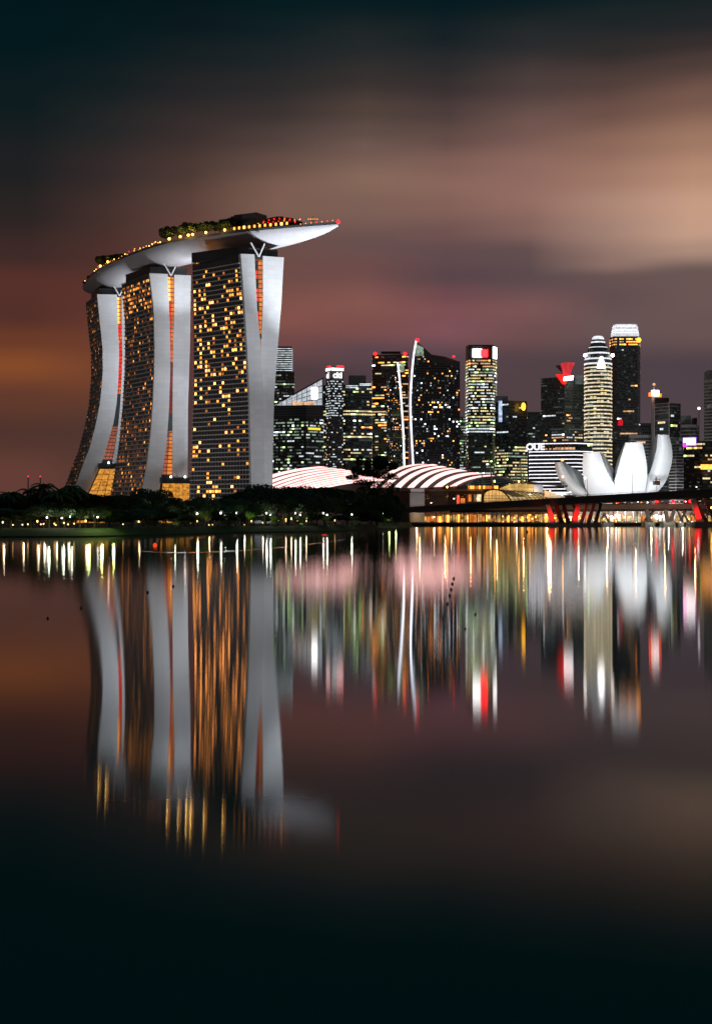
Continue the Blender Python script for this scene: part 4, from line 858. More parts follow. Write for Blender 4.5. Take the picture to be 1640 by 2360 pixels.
for j in range(1, 14):
    g = MB(); g.tube([lerp(A1[j], A2[j], k/4)+Vector((0, -.15, .12)) for k in range(5)], .14, 4); g.build('purlin', m_dark, gl)
    g = MB(); g.tube([A1[j]+Vector((0, -.2, 0)), bl_[j]+Vector((0, -.2, 0))], .14, 4); g.build('mullion', m_dark, gl)
for z in (6, 10, 14):
    ok = [p for p in A1 if p.z > A1[0].z+z*.5]
    g = MB(); g.beam((ok[0].x, 1069.8, A1[0].z+z*.5), (ok[-1].x, 1069.8, A1[0].z+z*.5), .25); g.build('transom', m_dark, gl)
S_ = [at(*q(7, *p), 1071) for p in ((1010, 334), (1105, 342), (1180, 362), (1260, 398), (1190, 396), (1140, 396))]; g = MB(); g.poly(S_); g.poly([p+Vector((0, 1.5, 0)) for p in S_][::-1]); g.build('louvre_panel', m_grey, gl)
up = thing('upper_gallery', at(1240, 1195, 1110), 'amber glazed upper gallery under a swept dark roof beam', 'gallery')
W_UG = emis('upper_glazing', (246, 196, 112), .7, var=.5, scale=.2)
g = MB(); zb1 = at(0, q(7, 0, 372)[1], 1110).z
for k in range(24):
    x0, x1 = 1030+k*12.6, 1030+k*12.6+11.4; tp = interp([(1000, 330), (1060, 305), (1110, 282), (1200, 276), (1320, 284)], x0)
    a, b_ = at(*q(7, x0, 372), 1110), at(*q(7, x1, tp+4), 1110)
    for l in range(3): g.poly([(a.x, 1110, lerp(a.z, b_.z, l/3)), (b_.x, 1110, lerp(a.z, b_.z, l/3)), (b_.x, 1110, lerp(a.z, b_.z, (l+.92)/3)), (a.x, 1110, lerp(a.z, b_.z, (l+.92)/3))])
g.build('glazing', W_UG, up)
g = MB(); g.prism([(gx(1150, 1111), 1111), (gx(1250, 1111), 1111), (gx(1250, 1111), 1126), (gx(1150, 1111), 1126)], 2, at(0, q(7, 0, 300)[1], 1111).z); g.build('wall', m_brown, up)
g = MB(); bm_ = [at(*q(7, *p), 1107) for p in smooth([(960, 338), (1010, 318), (1060, 293), (1110, 274), (1200, 268), (1300, 274), (1400, 284), (1500, 292), (1622, 305)], 26)]
g.tube(bm_, .85, 6); g.build('roof_beam', m_dark, up)
a, b_ = at(*q(7, 1325, 362), 1108), at(*q(7, 1408, 292), 1108); g = MB(); g.box(((a.x+b_.x)/2, 1108, (a.z+b_.z)/2), (b_.x-a.x, 1, b_.z-a.z)); g.build('light_screen', emis('screen_pale', (190, 200, 215), .6, var=.4, scale=.4), up)
rp = thing('ramp_wall', at(1290, 1195, 1075), 'amber-lit sloping ramp wall at the right end of the glass gallery', 'ramp'); P_ = [at(*q(7, *p), 1078) for p in ((1420, 400), (1600, 420), (1600, 395), (1420, 340))]
g = MB(); g.hexa(P_, [p+Vector((0, 5, 0)) for p in P_]); g.build('wall', m_con, rp); point('ramp_light', at(1265, 1128, 1066), 1.6e4, (1, .6, .25), 1)
# masts with stays
for k, (x0, y0, x1, y1, lab) in enumerate(((975, 335, 933, 60, 'thickest leaning roof mast left of the glass gallery'), (880, 335, 872, 170, 'short roof mast in front of the ribbed hall'), (1228, 290, 1206, 75, 'tall leaning mast with stays above the glass gallery'), (1243, 290, 1232, 180, 'short stub mast beside the tall stayed mast'), (1170, 290, 1175, 185, 'small forked mast left of the tall stayed mast'), (1088, 240, 1082, 195, 'tiny mast on the dark glass shell'))):
    t_ = thing('roof_mast', at(*q(7, x0, y0), 1085), lab, 'mast', 'masts over the gallery roofs'); g = MB(); g.tube([at(*q(7, x0, y0), 1085), at(*q(7, x1, y1), 1085)], [.75, .4] if k in (0, 2) else [.4, .25], 6); g.build('pole', m_con, t_)
    for ex in ((-60, 60), (70, 90)) if k in (2, 4) else ((40, 60),):
        g = MB(); g.tube([at(*q(7, x1, y1+8), 1085), at(*q(7, x1+ex[0], y0-(ex[1]-60)), 1089)], .12, 4); g.build('stay', m_con, t_)

# ------------------------------------------------------------------ bridges
BL, BR = (944.5, 1169.5, 1000), (1700, 1124, 890)
def bp(f, z_off=0, d=0): 
    p0, p1 = at(*BL), at(*BR); p = lerp(p0, p1, f); dr = (p1-p0).normalized(); nv = Vector((-dr.y, dr.x, 0)).normalized()
    return p+nv*d+Vector((0, 0, z_off))
def bf(px):
    lo, hi = 0, 1
    for _ in range(40):
        m_ = (lo+hi)/2; p = bp(m_)
        if 820+p.x/p.y*F < px: lo = m_
        else: hi = m_
    return lo
br = thing('road_bridge', bp(.5)*1.0, 'long dark road bridge rising to the right on slanted legs', 'bridge')
g = MB(); g.hexa([bp(-.02, -3.2), bp(1, -4.6), bp(1, -4.6, 26), bp(-.02, -3.2, 26)], [bp(-.02, 0), bp(1, 0), bp(1, 0, 26), bp(-.02, 0, 26)]); g.build('deck', m_deck, br)
g = MB(); g.hexa([bp(-.02, -.1, -.5), bp(1, -.1, -.5), bp(1, -.1, .2), bp(-.02, -.1, .2)], [bp(-.02, .5, -.5), bp(1, .5, -.5), bp(1, .5, .2), bp(-.02, .5, .2)]); g.build('kerb', mat('kerb_concrete', (.30, .16, .12), .7), br)
g = MB()
for k in range(2): g.beam(bp(-.02, .9+k*.5, -.2), bp(1, .9+k*.5, -.2), .1)
for k in range(90): g.beam(bp(k/90, .4, -.2), bp(k/90, 1.45, -.2), .1)
g.build('railing', m_con, br)
def pier_cap(x0, x1, y0, y1, D, label):
    a, b_ = at(*q(8, x0, y1), D), at(*q(8, x1, y0), D); t_ = thing('pile_cap', ((a.x+b_.x)/2, D+5, 0), label, 'pile cap', 'concrete pile caps at the water'); g = MB()
    ca_ = [(a.x+.8, D), (b_.x-.8, D), (b_.x, D+2), (b_.x, D+9), (a.x, D+9), (a.x, D+2)]; g.prism(ca_, -1.2, max(1.6, b_.z)); g.build('block', m_con, t_); return t_
def legs(pairs, D, root, depth=3.0):
    for (x0, y0, x1, y1, w, mt) in pairs:
        a, b_ = at(*q(8, x0, y0), D), at(*q(8, x1, y1), D+2); s = w/3.8/F*D; g = MB()
        g.hexa([b_-Vector((s*.7, 0, 0)), b_+Vector((s*.7, 0, 0)), b_+Vector((s*.7, depth, 0)), b_-Vector((s*.7, -depth, 0))], [a-Vector((s/2, 0, 0)), a+Vector((s/2, 0, 0)), a+Vector((s/2, depth, 0)), a-Vector((s/2, -depth, 0))]); g.build('slanted_leg', mt, root)
legs([(235, 620, 285, 790, 30, m_deck), (300, 620, 345, 790, 28, m_deck), (505, 612, 450, 790, 22, m_con), (565, 610, 515, 790, 24, m_con), (625, 608, 575, 790, 24, m_con), (380, 618, 430, 700, 20, m_deck),
      (1440, 560, 1560, 790, 26, m_deck), (1530, 560, 1640, 780, 30, m_deck)], 952, br)
legs([(160, 620, 212, 790, 34, m_white), (430, 610, 388, 790, 40, m_white), (1430, 560, 1494, 780, 40, m_white)], 946, br)
for x, y, pw in ((205, 760, 1500), (392, 755, 1500), (1488, 745, 1700)):
    p = at(*q(8, x, y), 941); spot('red_floodlight_beam', p-Vector((0, 1, 0)), at(*q(8, x+(-14 if x != 392 else 14), y-40), 946), pw*3.0, 76, .9, (1, .010, .004), .3)
pier_cap(160, 635, 785, 815, 944, 'long dark pile cap under the pair of red-lit legs'); pier_cap(1448, 1660, 770, 815, 925, 'dark pile cap under the red-lit leg at the right edge')
pier_cap(635, 742, 778, 800, 1008, 'pale low cap right of the long dark pile cap')
for k in range(12): point('bridge_light', bp(.03+k*.085, 6, 1.5), 1800, (1, .42, .16), .3)
# red-lit column and dark supports at the left end
legs([(-625, 535, -625, 640, 22, m_white)], 1000, br, 2); p = at(*q(8, -622, 620), 995); spot('red_floodlight_beam', p, at(*q(8, -625, 580), 1000), 3800, 110, .8, (1, .010, .004), .3)
for x in (-545, -490, -415): legs([(x, 530, x, 640, 14, m_deck)], 1004, br, 2)
# footbridge beyond
fb = thing('footbridge', at(1420, 1165, 1015), 'second lower bridge with an amber-lit edge behind the road bridge', 'bridge')
def fp(x, y, D=1015): return at(*q(8, x, y), D)
g = MB(); g.hexa([fp(-700, 668), fp(1800, 655), fp(1800, 655)+Vector((0, 12, 0)), fp(-700, 668)+Vector((0, 12, 0))], [fp(-700, 640), fp(1800, 604), fp(1800, 604)+Vector((0, 12, 0)), fp(-700, 640)+Vector((0, 12, 0))]); g.build('deck', mat('footbridge_steel', (.32, .22, .17), .6), fb)
g = MB(); g.hexa([fp(-700, 690, 1017), fp(1800, 672, 1017), fp(1800, 672, 1025), fp(-700, 690, 1025)], [fp(-700, 668.5, 1017), fp(1800, 655.5, 1017), fp(1800, 655.5, 1025), fp(-700, 668.5, 1025)]); g.build('girder', m_deck, fb)
g = MB()
for k in range(60):
    x = -100+k*32; y = lerp(630, 604, (x+100)/1800)
    g.beam(fp(x, y, 1014), fp(x+16, y-22, 1014), .22); g.beam(fp(x+16, y-22, 1014), fp(x+32, y, 1014), .22)
g.beam(fp(-100, 607, 1014), fp(1800, 582, 1014), .25); g.build('truss_rail', m_con, fb)
for k in range(26):
    x = rnd.uniform(640, 1580); g = MB(); g.ball(fp(x, interp([(0, 615), (1600, 585)], x)+rnd.uniform(-8, 6), 1013), rnd.uniform(.2, .5), 6); g.build('deck_light', rnd.choice((L_RED, W_OR, L_WH, W_PE)), fb)
for x in (1110, 1255, 1405):
    g = MB(); g.ball(fp(x, 590, 1013), 1.1); g.build('red_lamp', L_RED, fb)
legs([(1025, 660, 1055, 775, 26, m_con), (1100, 660, 1015, 760, 20, m_deck), (1190, 660, 1215, 775, 26, m_con), (1270, 660, 1240, 765, 24, m_con), (630, 745, 662, 690, 10, m_con), (655, 690, 695, 775, 10, m_con), (1300, 670, 1340, 770, 12, m_con), (1375, 670, 1320, 770, 12, m_con), (1340, 670, 1395, 770, 12, m_con)], 1013, fb)
for (x0, x1, l) in ((1000, 1105, 'cap under the first pale V pier from the left'), (1160, 1280, 'cap under the second pale V pier from the left'), (1300, 1362, 'dark cap under the crossed pier'), (1380, 1445, 'pale cap right of the crossed pier')): pier_cap(x0, x1, 775, 803, 1004, 'concrete pile '+l)
for px, py in ((1500, 1196), (1540, 1196), (1572, 1198), (1400, 1198), (1340, 1198)): point('pier_light', at(px, py, 1001), 900, (1, .93, .75), .3)
# lit promenade
pr = thing('waterfront_arcade', (gx(1270, 1062), 1062, 2), 'amber-lit waterfront arcade of shopfronts seen under the bridges', 'arcade')
g = MB(); g.prism([(gx(940, 1062), 1062), (gx(1700, 1062), 1062), (gx(1700, 1062), 1069), (gx(940, 1062), 1069)], 2, at(0, 1171, 1062).z); g.build('wall', m_brown, pr)
def arc(x0, x1, y0, y1, mt, nm='shopfront', D=1061.4):
    a, b_ = at(*q(8, x0, y1), D), at(*q(8, x1, y0), D); g = MB(); g.box(((a.x+b_.x)/2, D, (a.z+b_.z)/2), (b_.x-a.x, .6, b_.z-a.z)); g.build(nm, mt, pr)
x = -1000
while x < 1640:
    w = rnd.uniform(14, 40); y1 = 790; big = x < -280
    arc(x, x+w*.85, rnd.uniform(700, 725), rnd.uniform(760, 785), rnd.choice((L_GLIT, L_GLIT, W_OR2, W_YE if x > 600 else W_OR, W_GR if x > 700 else L_GLIT)))
    x += w
for k in range(90):
    x = rnd.uniform(-260, 1640); g = MB(); g.ball(at(*q(8, x, rnd.uniform(700, 792)), 1056), rnd.uniform(.2, .55), 6)
    if k < 95: g.build('lantern', rnd.choice((W_HOT, L_WH, W_OR, L_YEL, L_RED if k % 6 == 0 else W_HOT)), pr)
for k in range(34):
    x = -820+k*72; g = MB(); a, b_ = at(*q(8, x, 795), 1052), at(*q(8, x, 680), 1052); g.tube([a, b_], .45, 6); g.build('column', m_con, pr)
g = MB(); g.prism([(gx(905, (QY+1.6)), (QY+1.6)), (gx(1700, (QY+1.6)), (QY+1.6)), (gx(1700, (QY+1.6)), (QY+3)), (gx(905, (QY+1.6)), (QY+3))], 2.01, 2.7); g.build('coping', m_con, pr)
for px in (960, 1000, 1040, 1080, 1130, 1190, 1260, 1340, 1420, 1500, 1580): point('arcade_light', (gx(px, 1055), 1055, 6), 700, (1, .62, .3), .5)
# parasols in the arcade forecourt
for k, x in enumerate((962, 1000, 1043, 1080)):
    a = at(880+x/3.8, 1195, 1051); t_ = thing('parasol', (a.x, a.y, 2), ['leftmost', 'second', 'third', 'rightmost'][k]+' pale closed parasol on the lit waterfront terrace', 'parasol', 'parasols on the terrace'); g = MB(); g.lathe((a.x, a.y, 2), [(.12, 0), (.12, 2), (.35, 3), (1.6, 9), (.1, 9.4)], 8); g.build('canopy', m_white, t_)

# ------------------------------------------------------------------ vegetation
def leaf_cloud(g, c, r, n, size, rg, sq=1.0):
    for _ in range(n):
        while True:
            d = Vector((rg.uniform(-1, 1), rg.uniform(-1, 1), rg.uniform(-1, 1)))
            if .25 < d.length < 1: break
        d = d*(d.length**-.35); p = Vector(c)+Vector((d.x*r[0], d.y*r[1], d.z*r[2]))
        a = Vector((rg.gauss(0, 1), rg.gauss(0, 1), rg.gauss(0, 1))).normalized(); b_ = a.orthogonal().normalized(); s = size*rg.uniform(.6, 1.3)
        g.poly([p-a*s, p+b_*s*.55, p+a*s, p-b_*s*.55])
def make_tree(seed, H, Rw, clumps, n, leaf, mt, name='shade_tree', trunk_h=.4):
    rg = random.Random(seed); root = thing(name, (0, 0, 0), 'tree', 'tree'); t_ = MB(); top = Vector((rg.uniform(-.4, .4), rg.uniform(-.4, .4), H*trunk_h))
    t_.tube([(0, 0, -.3), (top.x*.4, top.y*.4, top.z*.5), top], [H*.03, H*.022, H*.017], 7); cl = MB()
    for k in range(clumps):
        a = 6.283*k/clumps+rg.uniform(-.4, .4); rr = Rw*rg.uniform(.25, .68) if k else 0; c = Vector((rr*math.cos(a), rr*math.sin(a), H*rg.uniform(.55, .84)))
        t_.tube([top, lerp(top, c, .55)+Vector((0, 0, -H*.03)), c], [H*.013, H*.008, H*.003], 5); s = Rw*rg.uniform(.30, .5)
        leaf_cloud(cl, c, (s, s, s*.62*H/(1.5*Rw)), n//clumps, leaf, rg)
    t_.build('trunk', m_bark, root); cl.build('crown', mt, root); return root
protos = [make_tree(20+k, 12, 7.5+(k % 3), 10+k, 6500, .40, m_leaf) for k in range(5)]
small = make_tree(40, 5, 2.4, 6, 900, .22, m_leaf2, 'small_tree', .3); shrub = make_tree(41, 2.4, 2.4, 7, 700, .16, m_leaf2, 'shrub', .15)
hedge = make_tree(42, 2.6, 2.6, 8, 1500, .22, m_leaf, 'hedge_bush', .1); deckp = make_tree(50, 9, 5.0, 8, 2600, .5, m_leaf, 'garden_tree', .35)
used = set()
def plant(proto, x, y, z, sx_, sz, label, cat, group, rz=None):
    o = proto if proto.name not in used else copy_tree(proto); used.add(proto.name)
    o.location = (x, y, z); o.scale = (sx_, sx_, sz); o.rotation_euler.z = rnd.uniform(0, 6.28) if rz is None else rz
    tag(o, label, cat, group); return o
CAN = [(-30, 1146), (0, 1143), (60, 1146), (100, 1142), (150, 1133), (180, 1137), (215, 1143), (250, 1147), (300, 1144), (330, 1138), (360, 1146), (400, 1155), (440, 1156), (480, 1152), (540, 1148), (575, 1136), (620, 1124), (650, 1132), (700, 1124), (735, 1122), (770, 1128), (800, 1138), (840, 1140), (890, 1150), (925, 1168)]
rows = []
px = -24
while px < 925: rows.append((px, 0)); px += rnd.uniform(22, 32)
px = -10
while px < 900: rows.append((px, 1)); px += rnd.uniform(34, 46)
cnt = [0, 0]
for px, rw in rows:
    D = shore(px)+(rnd.uniform(34, 52) if rw == 0 else rnd.uniform(20, 27)); yt = interp(CAN, px)+(rnd.uniform(-8, 5) if rw == 0 else rnd.uniform(18, 34)); h = (H0+(HZ-yt)/F*D-2)*1.06
    i = cnt[rw]; cnt[rw] += 1
    plant(protos[(i*2+rw) % 5], gx(px, D), D, 2, max(.72, h/12*1.02), h/12, ('tall dark shore tree, %s from the left along the skyline row' if rw == 0 else 'lower dark tree at the water side, %s from the left of the front row') % nth(i), 'tree', 'dark trees along the shore')
# feathery tall tree
cs = thing('casuarina_tree', (gx(868, 640), 640, 2), 'tallest feathery dark tree standing out before the exhibition halls', 'tree'); rg = random.Random(99); cr = MB(); tr = MB(); D = 640
tr.tube([(gx(868, D), D, 1.7), at(866, 1150, D), at(860, 1100, D), at(850, 1065, D)], [.55, .42, .25, .1], 7)
for (x, y, rx, rz_, n) in ((828, 1062, 9, 12, 200), (822, 1085, 14, 12, 330), (848, 1068, 9, 14, 240), (876, 1066, 19, 17, 1100), (905, 1074, 13, 9, 330), (850, 1090, 24, 9, 520), (812, 1100, 16, 6, 150), (885, 1096, 28, 8, 320), (838, 1112, 26, 7, 170), (880, 1116, 30, 8, 170), (905, 1100, 14, 6, 90), (845, 1132, 26, 12, 330), (880, 1136, 30, 13, 420), (905, 1128, 16, 8, 110), (860, 1160, 52, 22, 1500), (905, 1180, 26, 18, 650), (830, 1170, 30, 20, 700)):
    s = D/F; leaf_cloud(cr, at(x, y, D+rg.uniform(-4, 4)), (rx*s, rx*s*.8, rz_*s), int(n*2.2), .42, rg); tr.tube([at(866, y+14, D), at(x, y, D)], [.12, .04], 5)
tr.build('trunk', m_bark, cs); cr.build('crown', m_leaf, cs)
# palms
def make_palm(seed, H, Lf):
    rg = random.Random(seed); root = thing('palm_tree', (0, 0, 0), 'palm', 'palm tree'); g = MB(); g.tube([(0, 0, -.3), (.2, .1, H*.5), (.1, 0, H)], [.28, .2, .16], 7); g.build('trunk', m_bark, root); g = MB()
    for k in range(15):
        a = 6.283*k/15+rg.uniform(-.2, .2); el_ = rg.uniform(-.1, 1.1); prev = None
        for s in range(9):
            f = s/8; r = Lf*f*math.cos(el_*.8); z = H+Lf*(f*math.sin(el_)-f*f*.75); p = Vector((r*math.cos(a), r*math.sin(a), z))
            if prev is not None:
                d = (p-prev).normalized(); sd = Vector((-math.sin(a), math.cos(a), 0))
                for sg in (-1, 1): g.poly([prev, p, p+sd*sg*Lf*.2*(1-f*.7)+d*.35-Vector((0, 0, Lf*.10)), prev+sd*sg*Lf*.16*(1-f*.7)+d*.3-Vector((0, 0, Lf*.08))])
            prev = p
    g.build('fronds', m_leaf, root); return root
pal = make_palm(3, 10, 3.6)
for k, (px, yt, dd, l) in enumerate(((102, 1124, 30, 'tallest palm breaking the skyline at the far left'), (70, 1136, 34, 'second palm left of the tallest one'), (166, 1129, 30, 'palm in front of the far hotel tower foot'), (22, 1143, 30, 'palm nearest the left edge'), (134, 1140, 26, 'low palm between the two tallest palms'))):
    D = shore(px)+dd; z = H0+(HZ-yt+9)/F*D-2; plant(pal, gx(px, D), D, 2, 1.25, z/10.6, l, 'palm tree', 'palms on the left shore')
for k, x in enumerate((555, 640, 715, 785, 600)):
    D = 1053; p = at(880+x/3.8, 1195, D); plant(pal, p.x, D, 2, 1.15, 1.05+.1*(k % 2), nth(k)+' lit palm from the left on the promenade under the bridge', 'palm tree', 'palms on the promenade')
    
# uplit small trees and shrubs
UP = [(476, 1172, 26, 1.5, (.75, 1, .2), 2600), (575, 1182, 22, 1.1, (.6, 1, .2), 1800), (628, 1192, 14, 1.0, (.7, 1, .35), 900), (692, 1192, 13, .9, (.6, 1, .25), 800), (754, 1194, 14, .9, (.7, 1, .3), 800), (404, 1192, 14, 1.2, (.8, 1, .6), 700)]
for k, (px, py, dd, s, col, pw) in enumerate(UP):
    dd = 13+k % 3; D = shore(px)+dd; top = H0+(HZ-py+8)/F*D; sz = max(.6, (top-2)/5); plant(small, gx(px, D), D, 2, max(.8, sz*.85), sz, nth(k)+' small green uplit tree from the left along the bank', 'tree', 'uplit small trees on the bank')
    spot('tree_uplight_beam', (gx(px, D)+.5, D-4.5, 2.2), (gx(px, D), D, 2+sz*3.4), pw*.55, 70, .8, col, .2)
SHR = [340, 352, 412, 424, 512, 520, 530, 640, 690, 820, 890, 905]
for k, px in enumerate(SHR):
    D = shore(px)+rnd.uniform(9, 14); plant(shrub, gx(px, D), D, 1.4, 1.1, 1.0, nth(k)+' low leafy shrub from the left at the water edge', 'shrub', 'shrubs at the water edge')
for k in range(46):
    px = -10+k*20.5+rnd.uniform(-5, 5); D = shore(px)+rnd.uniform(26, 33); o = plant(hedge, gx(px, D), D, 1.9, rnd.uniform(1.2, 1.7), rnd.uniform(1.2, 2.0), nth(k)+' dark rounded hedge bush from the left behind the path lights', 'bush', 'dark bushes behind the path')
# deck gardens on the hotel roof
GT = [(265, 320), (300, 318), (335, 312), (365, 308), (180, 455), (205, 425), (605, 165), (640, 165), (675, 160), (715, 150), (750, 140), (785, 140), (825, 140), (880, 138), (910, 138), (965, 130), (985, 120)]
for k, (x, y) in enumerate(GT):
    px, py = q(1, x, y); f = .16 if x > 400 else .12; b_ = deck_pos(px, f); h = max(4, (H0+(HZ-py)/F*b_.y)-ZD+3); plant(deckp, b_.x, b_.y, ZD+.1, min(1.3, h/9*1.1), h/9, nth(k)+' rooftop garden tree on the sky deck in planting order', 'tree', 'trees of the sky deck gardens')
for (x, pw) in ((260, 2500), (300, 2500), (625, 3500), (690, 3500), (730, 7000), (770, 7000), (820, 4500), (925, 3500)):
    p = deck_pos(q(1, x, 0)[0], .03, 3.4); point('garden_light', p+Vector((-1.5, -2, 1.5)), pw*.32, (1, .62, .15), .4); g = MB(); g.ball(p+Vector((0, -.5, 0)), .9); g.build('garden_lamp', L_YEL, sp_)

# ------------------------------------------------------------------ lamps on the shore and the bridge
def make_lamp(name, h, r, mt):
    root = thing(name, (0, 0, 0), 'lamp', 'lamp'); g = MB(); g.tube([(0, 0, 0), (0, 0, h)], [.09, .05], 6); g.build('post', m_dark, root); g = MB(); g.ball((0, 0, h+r*.8), r, 8); g.build('lamp_globe', mt, root)
    g = MB(); g.lathe((0, 0, h+r*1.75), [(r*.9, 0), (.02, r*.6)], 8); g.build('cap', m_dark, root); return root
lw = make_lamp('park_lamp', 3.4, .24, L_HOT); lb = make_lamp('bollard_lamp', 1.0, .2, emis('bollard_warm', (255, 195, 110), 6, var=0)); ls = make_lamp('street_lamp', 9, .45, L_AMB); lsw = make_lamp('street_lamp', 9, .5, L_HOT)
tall = [q(5, *p) for p in ((345, 295), (455, 300), (515, 290), (690, 280), (718, 293), (1060, 290), (1135, 238), (1280, 275), (1450, 268))]+[q(6, *p) for p in ((90, 455), (120, 468), (207, 455), (427, 455), (455, 470), (640, 455), (675, 470), (845, 455), (873, 468), (1055, 465), (1285, 455))]
for k, (px, py) in enumerate(sorted(tall)):
    D = shore(px)+rnd.uniform(14, 20); z = H0+(HZ-py)/F*D-2; o = plant(lw, gx(px, D), D, 2, rnd.uniform(.55, 1.15), z/3.6, nth(k)+' white globe lamp post from the left among the shore trees', 'lamp post', 'globe lamps among the shore trees', 0)
    point('lamp_light', (gx(px, D), D+2.5, 2+z+.6), 170, (.9, 1, .75), .25)
low_ = [q(5, *p) for p in ((95, 350), (165, 348), (205, 345), (275, 322), (320, 342), (400, 340), (410, 350), (500, 345), (545, 340), (630, 320), (905, 345), (1020, 325), (1400, 335), (1450, 322), (1535, 362), (20, 330), (300, 345), (470, 335))]+[q(6, *p) for p in ((30, 540), (317, 513), (400, 525), (515, 513), (570, 500), (570, 512), (655, 515), (5, 545), (265, 540), (610, 495), (720, 512), (930, 508))]
for k, (px, py) in enumerate(sorted(low_)):
    D = shore(px)+rnd.uniform(16.5, 19); z = max(.5, H0+(HZ-py)/F*D-2); plant(lb, gx(px, D), D, 2, rnd.uniform(.45, 1.1), z/1.2, nth(k)+' low warm path light from the left along the bank', 'path light', 'low path lights along the bank', 0)
    if k % 2 == 0: point('path_light', (gx(px, D), D+1.5, 2+z+.6), 70, (1, .8, .5), .2)
for px, pw, dd in ((205, 420, 7), (235, 420, 6), (262, 260, 5), (912, 260, 5), (897, 200, 6)):
    D = shore(px)+dd; point('lawn_light', (gx(px, D), D, 4.2), pw, (.75, 1, .25), .3)
for k, (x, y, D, mt, l) in enumerate(((570, 312, 1000, 0, 'tall amber street lamp at the left bridge end'), (430, 452, 1000, 1, 'white starry lamp low at the left bridge end'), (628, 415, 1010, 1, 'white street lamp right of the tall amber one'), (835, 415, 1010, 1, 'white street lamp left of the glass gallery'), (985, 262, 1015, 0, 'amber lamp in front of the dark glass shell'), (1197, 265, 1020, 0, 'amber lamp over the glass gallery roof'), (1295, 378, 1020, 1, 'white lamp on the glass vault'), (1470, 350, 1020, 1, 'white lamp at the ramp wall'), (455, 575, 1120, 1, 'white lamp under the bridge left end'))):
    px, py = q(7, x, y); D = 1054 if k == 8 else bp(bf(px)).y+4; zt_ = at(px, py, D).z; zb_ = 2 if k == 8 else min(bp(bf(px)).z, zt_-.6); plant(ls if mt == 0 else lsw, gx(px, D), D, zb_, 1, max(.15, (zt_-zb_)/9.4), l, 'street lamp', 'street lamps by the bridge', 0)
for k, (x, y, D, mt, l) in enumerate(((290, 375, 960, 0, 'amber street lamp before the leftmost lotus petal'), (355, 510, 985, 1, 'white lamp at the foot of the leftmost petal'), (484, 385, 955, 1, 'white street lamp at the left edge of the second petal'), (712, 490, 980, 1, 'white lamp low before the second petal'), (1460, 465, 920, 1, 'white starry lamp on the bridge at the right'), (1590, 645, 905, 0, 'big amber lamp at the right edge under the bridge'))):
    px, py = q(8, x, y); zt_ = at(px, py, D).z; zb_ = bp(bf(min(px, 1690))).z if k != 5 else 2; zb_ = min(zb_, zt_-.6); plant(ls if mt == 0 else lsw, gx(px, D), D, zb_, 1, max(.1, (zt_-zb_)/9.4), l, 'street lamp', 'street lamps on the bridge', 0)
for k, (x0, y0, y1, l) in enumerate(((900, 340, 525, 'thin dark pole before the middle petal'), (505, 400, 540, 'thin pole before the second petal'))):
    px, py = q(8, x0, y0); t_ = thing('flag_pole', at(px, q(8, 0, y1)[1], 945), l, 'pole', 'poles on the bridge'); g = MB(); g.tube([at(px, q(8, 0, y1)[1], 945), at(px, py, 945)], [.18, .1], 6); g.build('pole', m_grey, t_)
    g = MB(); a = at(px, q(8, 0, y1)[1], 945); g.box((a.x, a.y, a.z+.3), (.8, .8, .6)); g.build('base', m_dark, t_)
sg = thing('road_sign', at(*q(8, 1113, 512), 930), 'dark square road sign on a post before the right petal', 'road sign'); a = at(*q(8, 1113, 512), 930); b_ = at(*q(8, 1113, 400), 930); g = MB(); g.tube([a, b_], .16, 6); g.beam(b_-Vector((2, 0, 0)), b_+Vector((2.4, 0, 0)), .2); g.build('post', m_dark, sg)
c1_, c2_ = at(*q(8, 1090, 447), 929.6), at(*q(8, 1142, 412), 929.6); g = MB(); g.box(((c1_.x+c2_.x)/2, 929.6, (c1_.z+c2_.z)/2), (c2_.x-c1_.x, .2, c2_.z-c1_.z)); g.build('panel', m_fac2, sg)

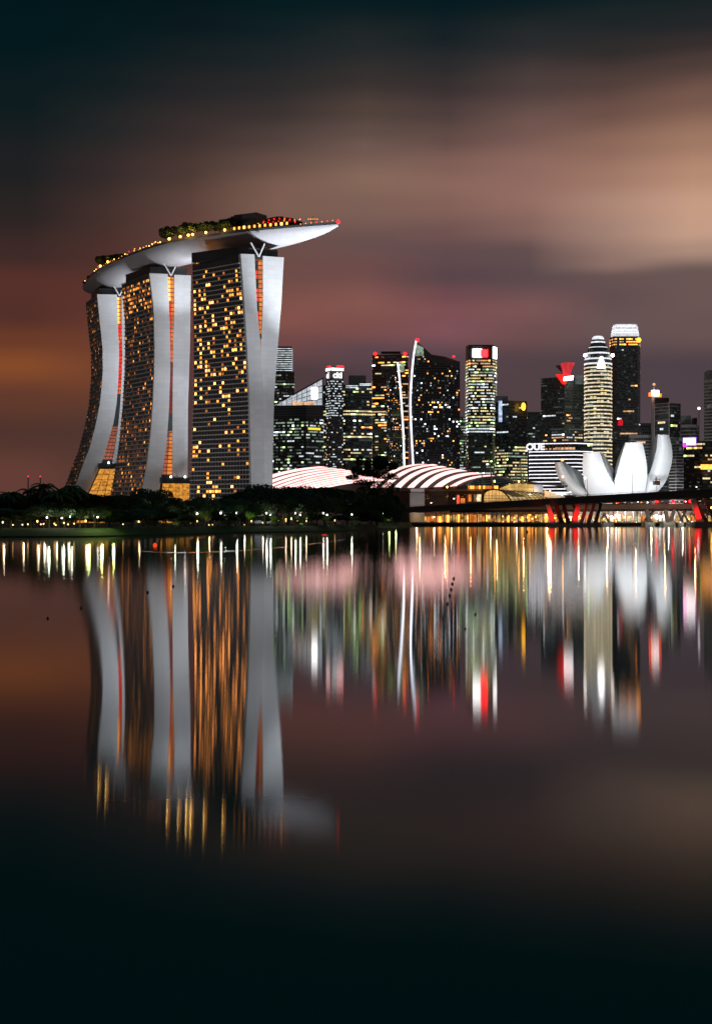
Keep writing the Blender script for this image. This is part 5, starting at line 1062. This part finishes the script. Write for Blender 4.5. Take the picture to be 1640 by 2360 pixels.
# ------------------------------------------------------------------ things on the water
def on_water(px, py): D = H0*F/(py-HZ); return gx(px, D), D
for k, (px, py, l) in enumerate(((357, 1255, 'orange buoy with a short post floating before the middle hotel tower'),)):
    x, y = on_water(px, py+2); t_ = thing('buoy', (x, y, 0), l, 'buoy'); g = MB(); g.lathe((x, y, -.08), [(.12, 0), (.28, .08), (.31, .22), (.18, .4), (.05, .46)], 12); g.build('float', emis('buoy_glow', (255, 70, 20), 1.1, var=.3), t_); g = MB(); g.tube([(x, y, .38), (x, y, .95)], .03, 6); g.build('post', m_dark, t_)
x, y = on_water(747, 1244); t_ = thing('channel_marker', (x, y, 0), 'red-topped channel marker on two legs standing in the water', 'channel marker'); g = MB()
for dx in (-.24, .24): g.tube([(x+dx, y, -.5), (x+dx, y, .85)], .05, 6)
g.build('legs', m_white, t_); g = MB(); g.box((x, y, .97), (.95, .5, .24)); g.build('platform', emis('marker_red', (240, 60, 40), .8, var=.2), t_)
FL = [(1045, 1334), (1042, 1346), (1039, 1359), (1036, 1373), (1031, 1393), (1095, 1417), (1072, 1450), (110, 1426), (187, 1402), (399, 1352), (340, 1366), (1214, 1227)]
fg = None
for k, (px, py) in enumerate(FL):
    x, y = on_water(px, py)
    if fg is None:
        fg = thing('float', (0, 0, 0), '', 'float', 'black marker floats'); g = MB(); g.lathe((0, 0, 0), [(.02, -.1), (.085, -.05), (.11, .03), (.085, .11), (.02, .15)], 10); g.build('ball', m_black, fg); g = MB(); g.tube([(0, 0, .14), (0, 0, .2)], .02, 6); g.build('ring', m_dark, fg); o = fg
    else: o = copy_tree(fg)
    o.location = (x, y, 0); sc_ = y/128; o.scale = (sc_, sc_, sc_)
    o['label'] = ['topmost black float of the dotted line under the pink reflection', 'second black float from the top of the dotted line', 'third black float from the top of the dotted line', 'fourth black float from the top of the dotted line', 'lowest black float of the dotted line', 'lone black float right of the dotted line', 'lone black float below the dotted line', 'leftmost lone black float', 'second lone black float from the left', 'black float before the red streak of the middle tower', 'black float left of the red streak', 'black float close to the bridge pile caps'][k]

rip = MB(); pts = [on_water(px*1.02757, py*1.02757) for px, py in ((318, 1236), (360, 1239), (420, 1239.5), (500, 1237), (580, 1232), (660, 1225), (720, 1217), (775, 1210))]
pts = smooth([(x, y) for x, y in pts], 40); rip.grid([[(x, y-.55, -.01), (x, y, .05), (x, y+.55, -.01)] for x, y in pts]); tag(rip.build('water_ripple', mw), kind='structure')
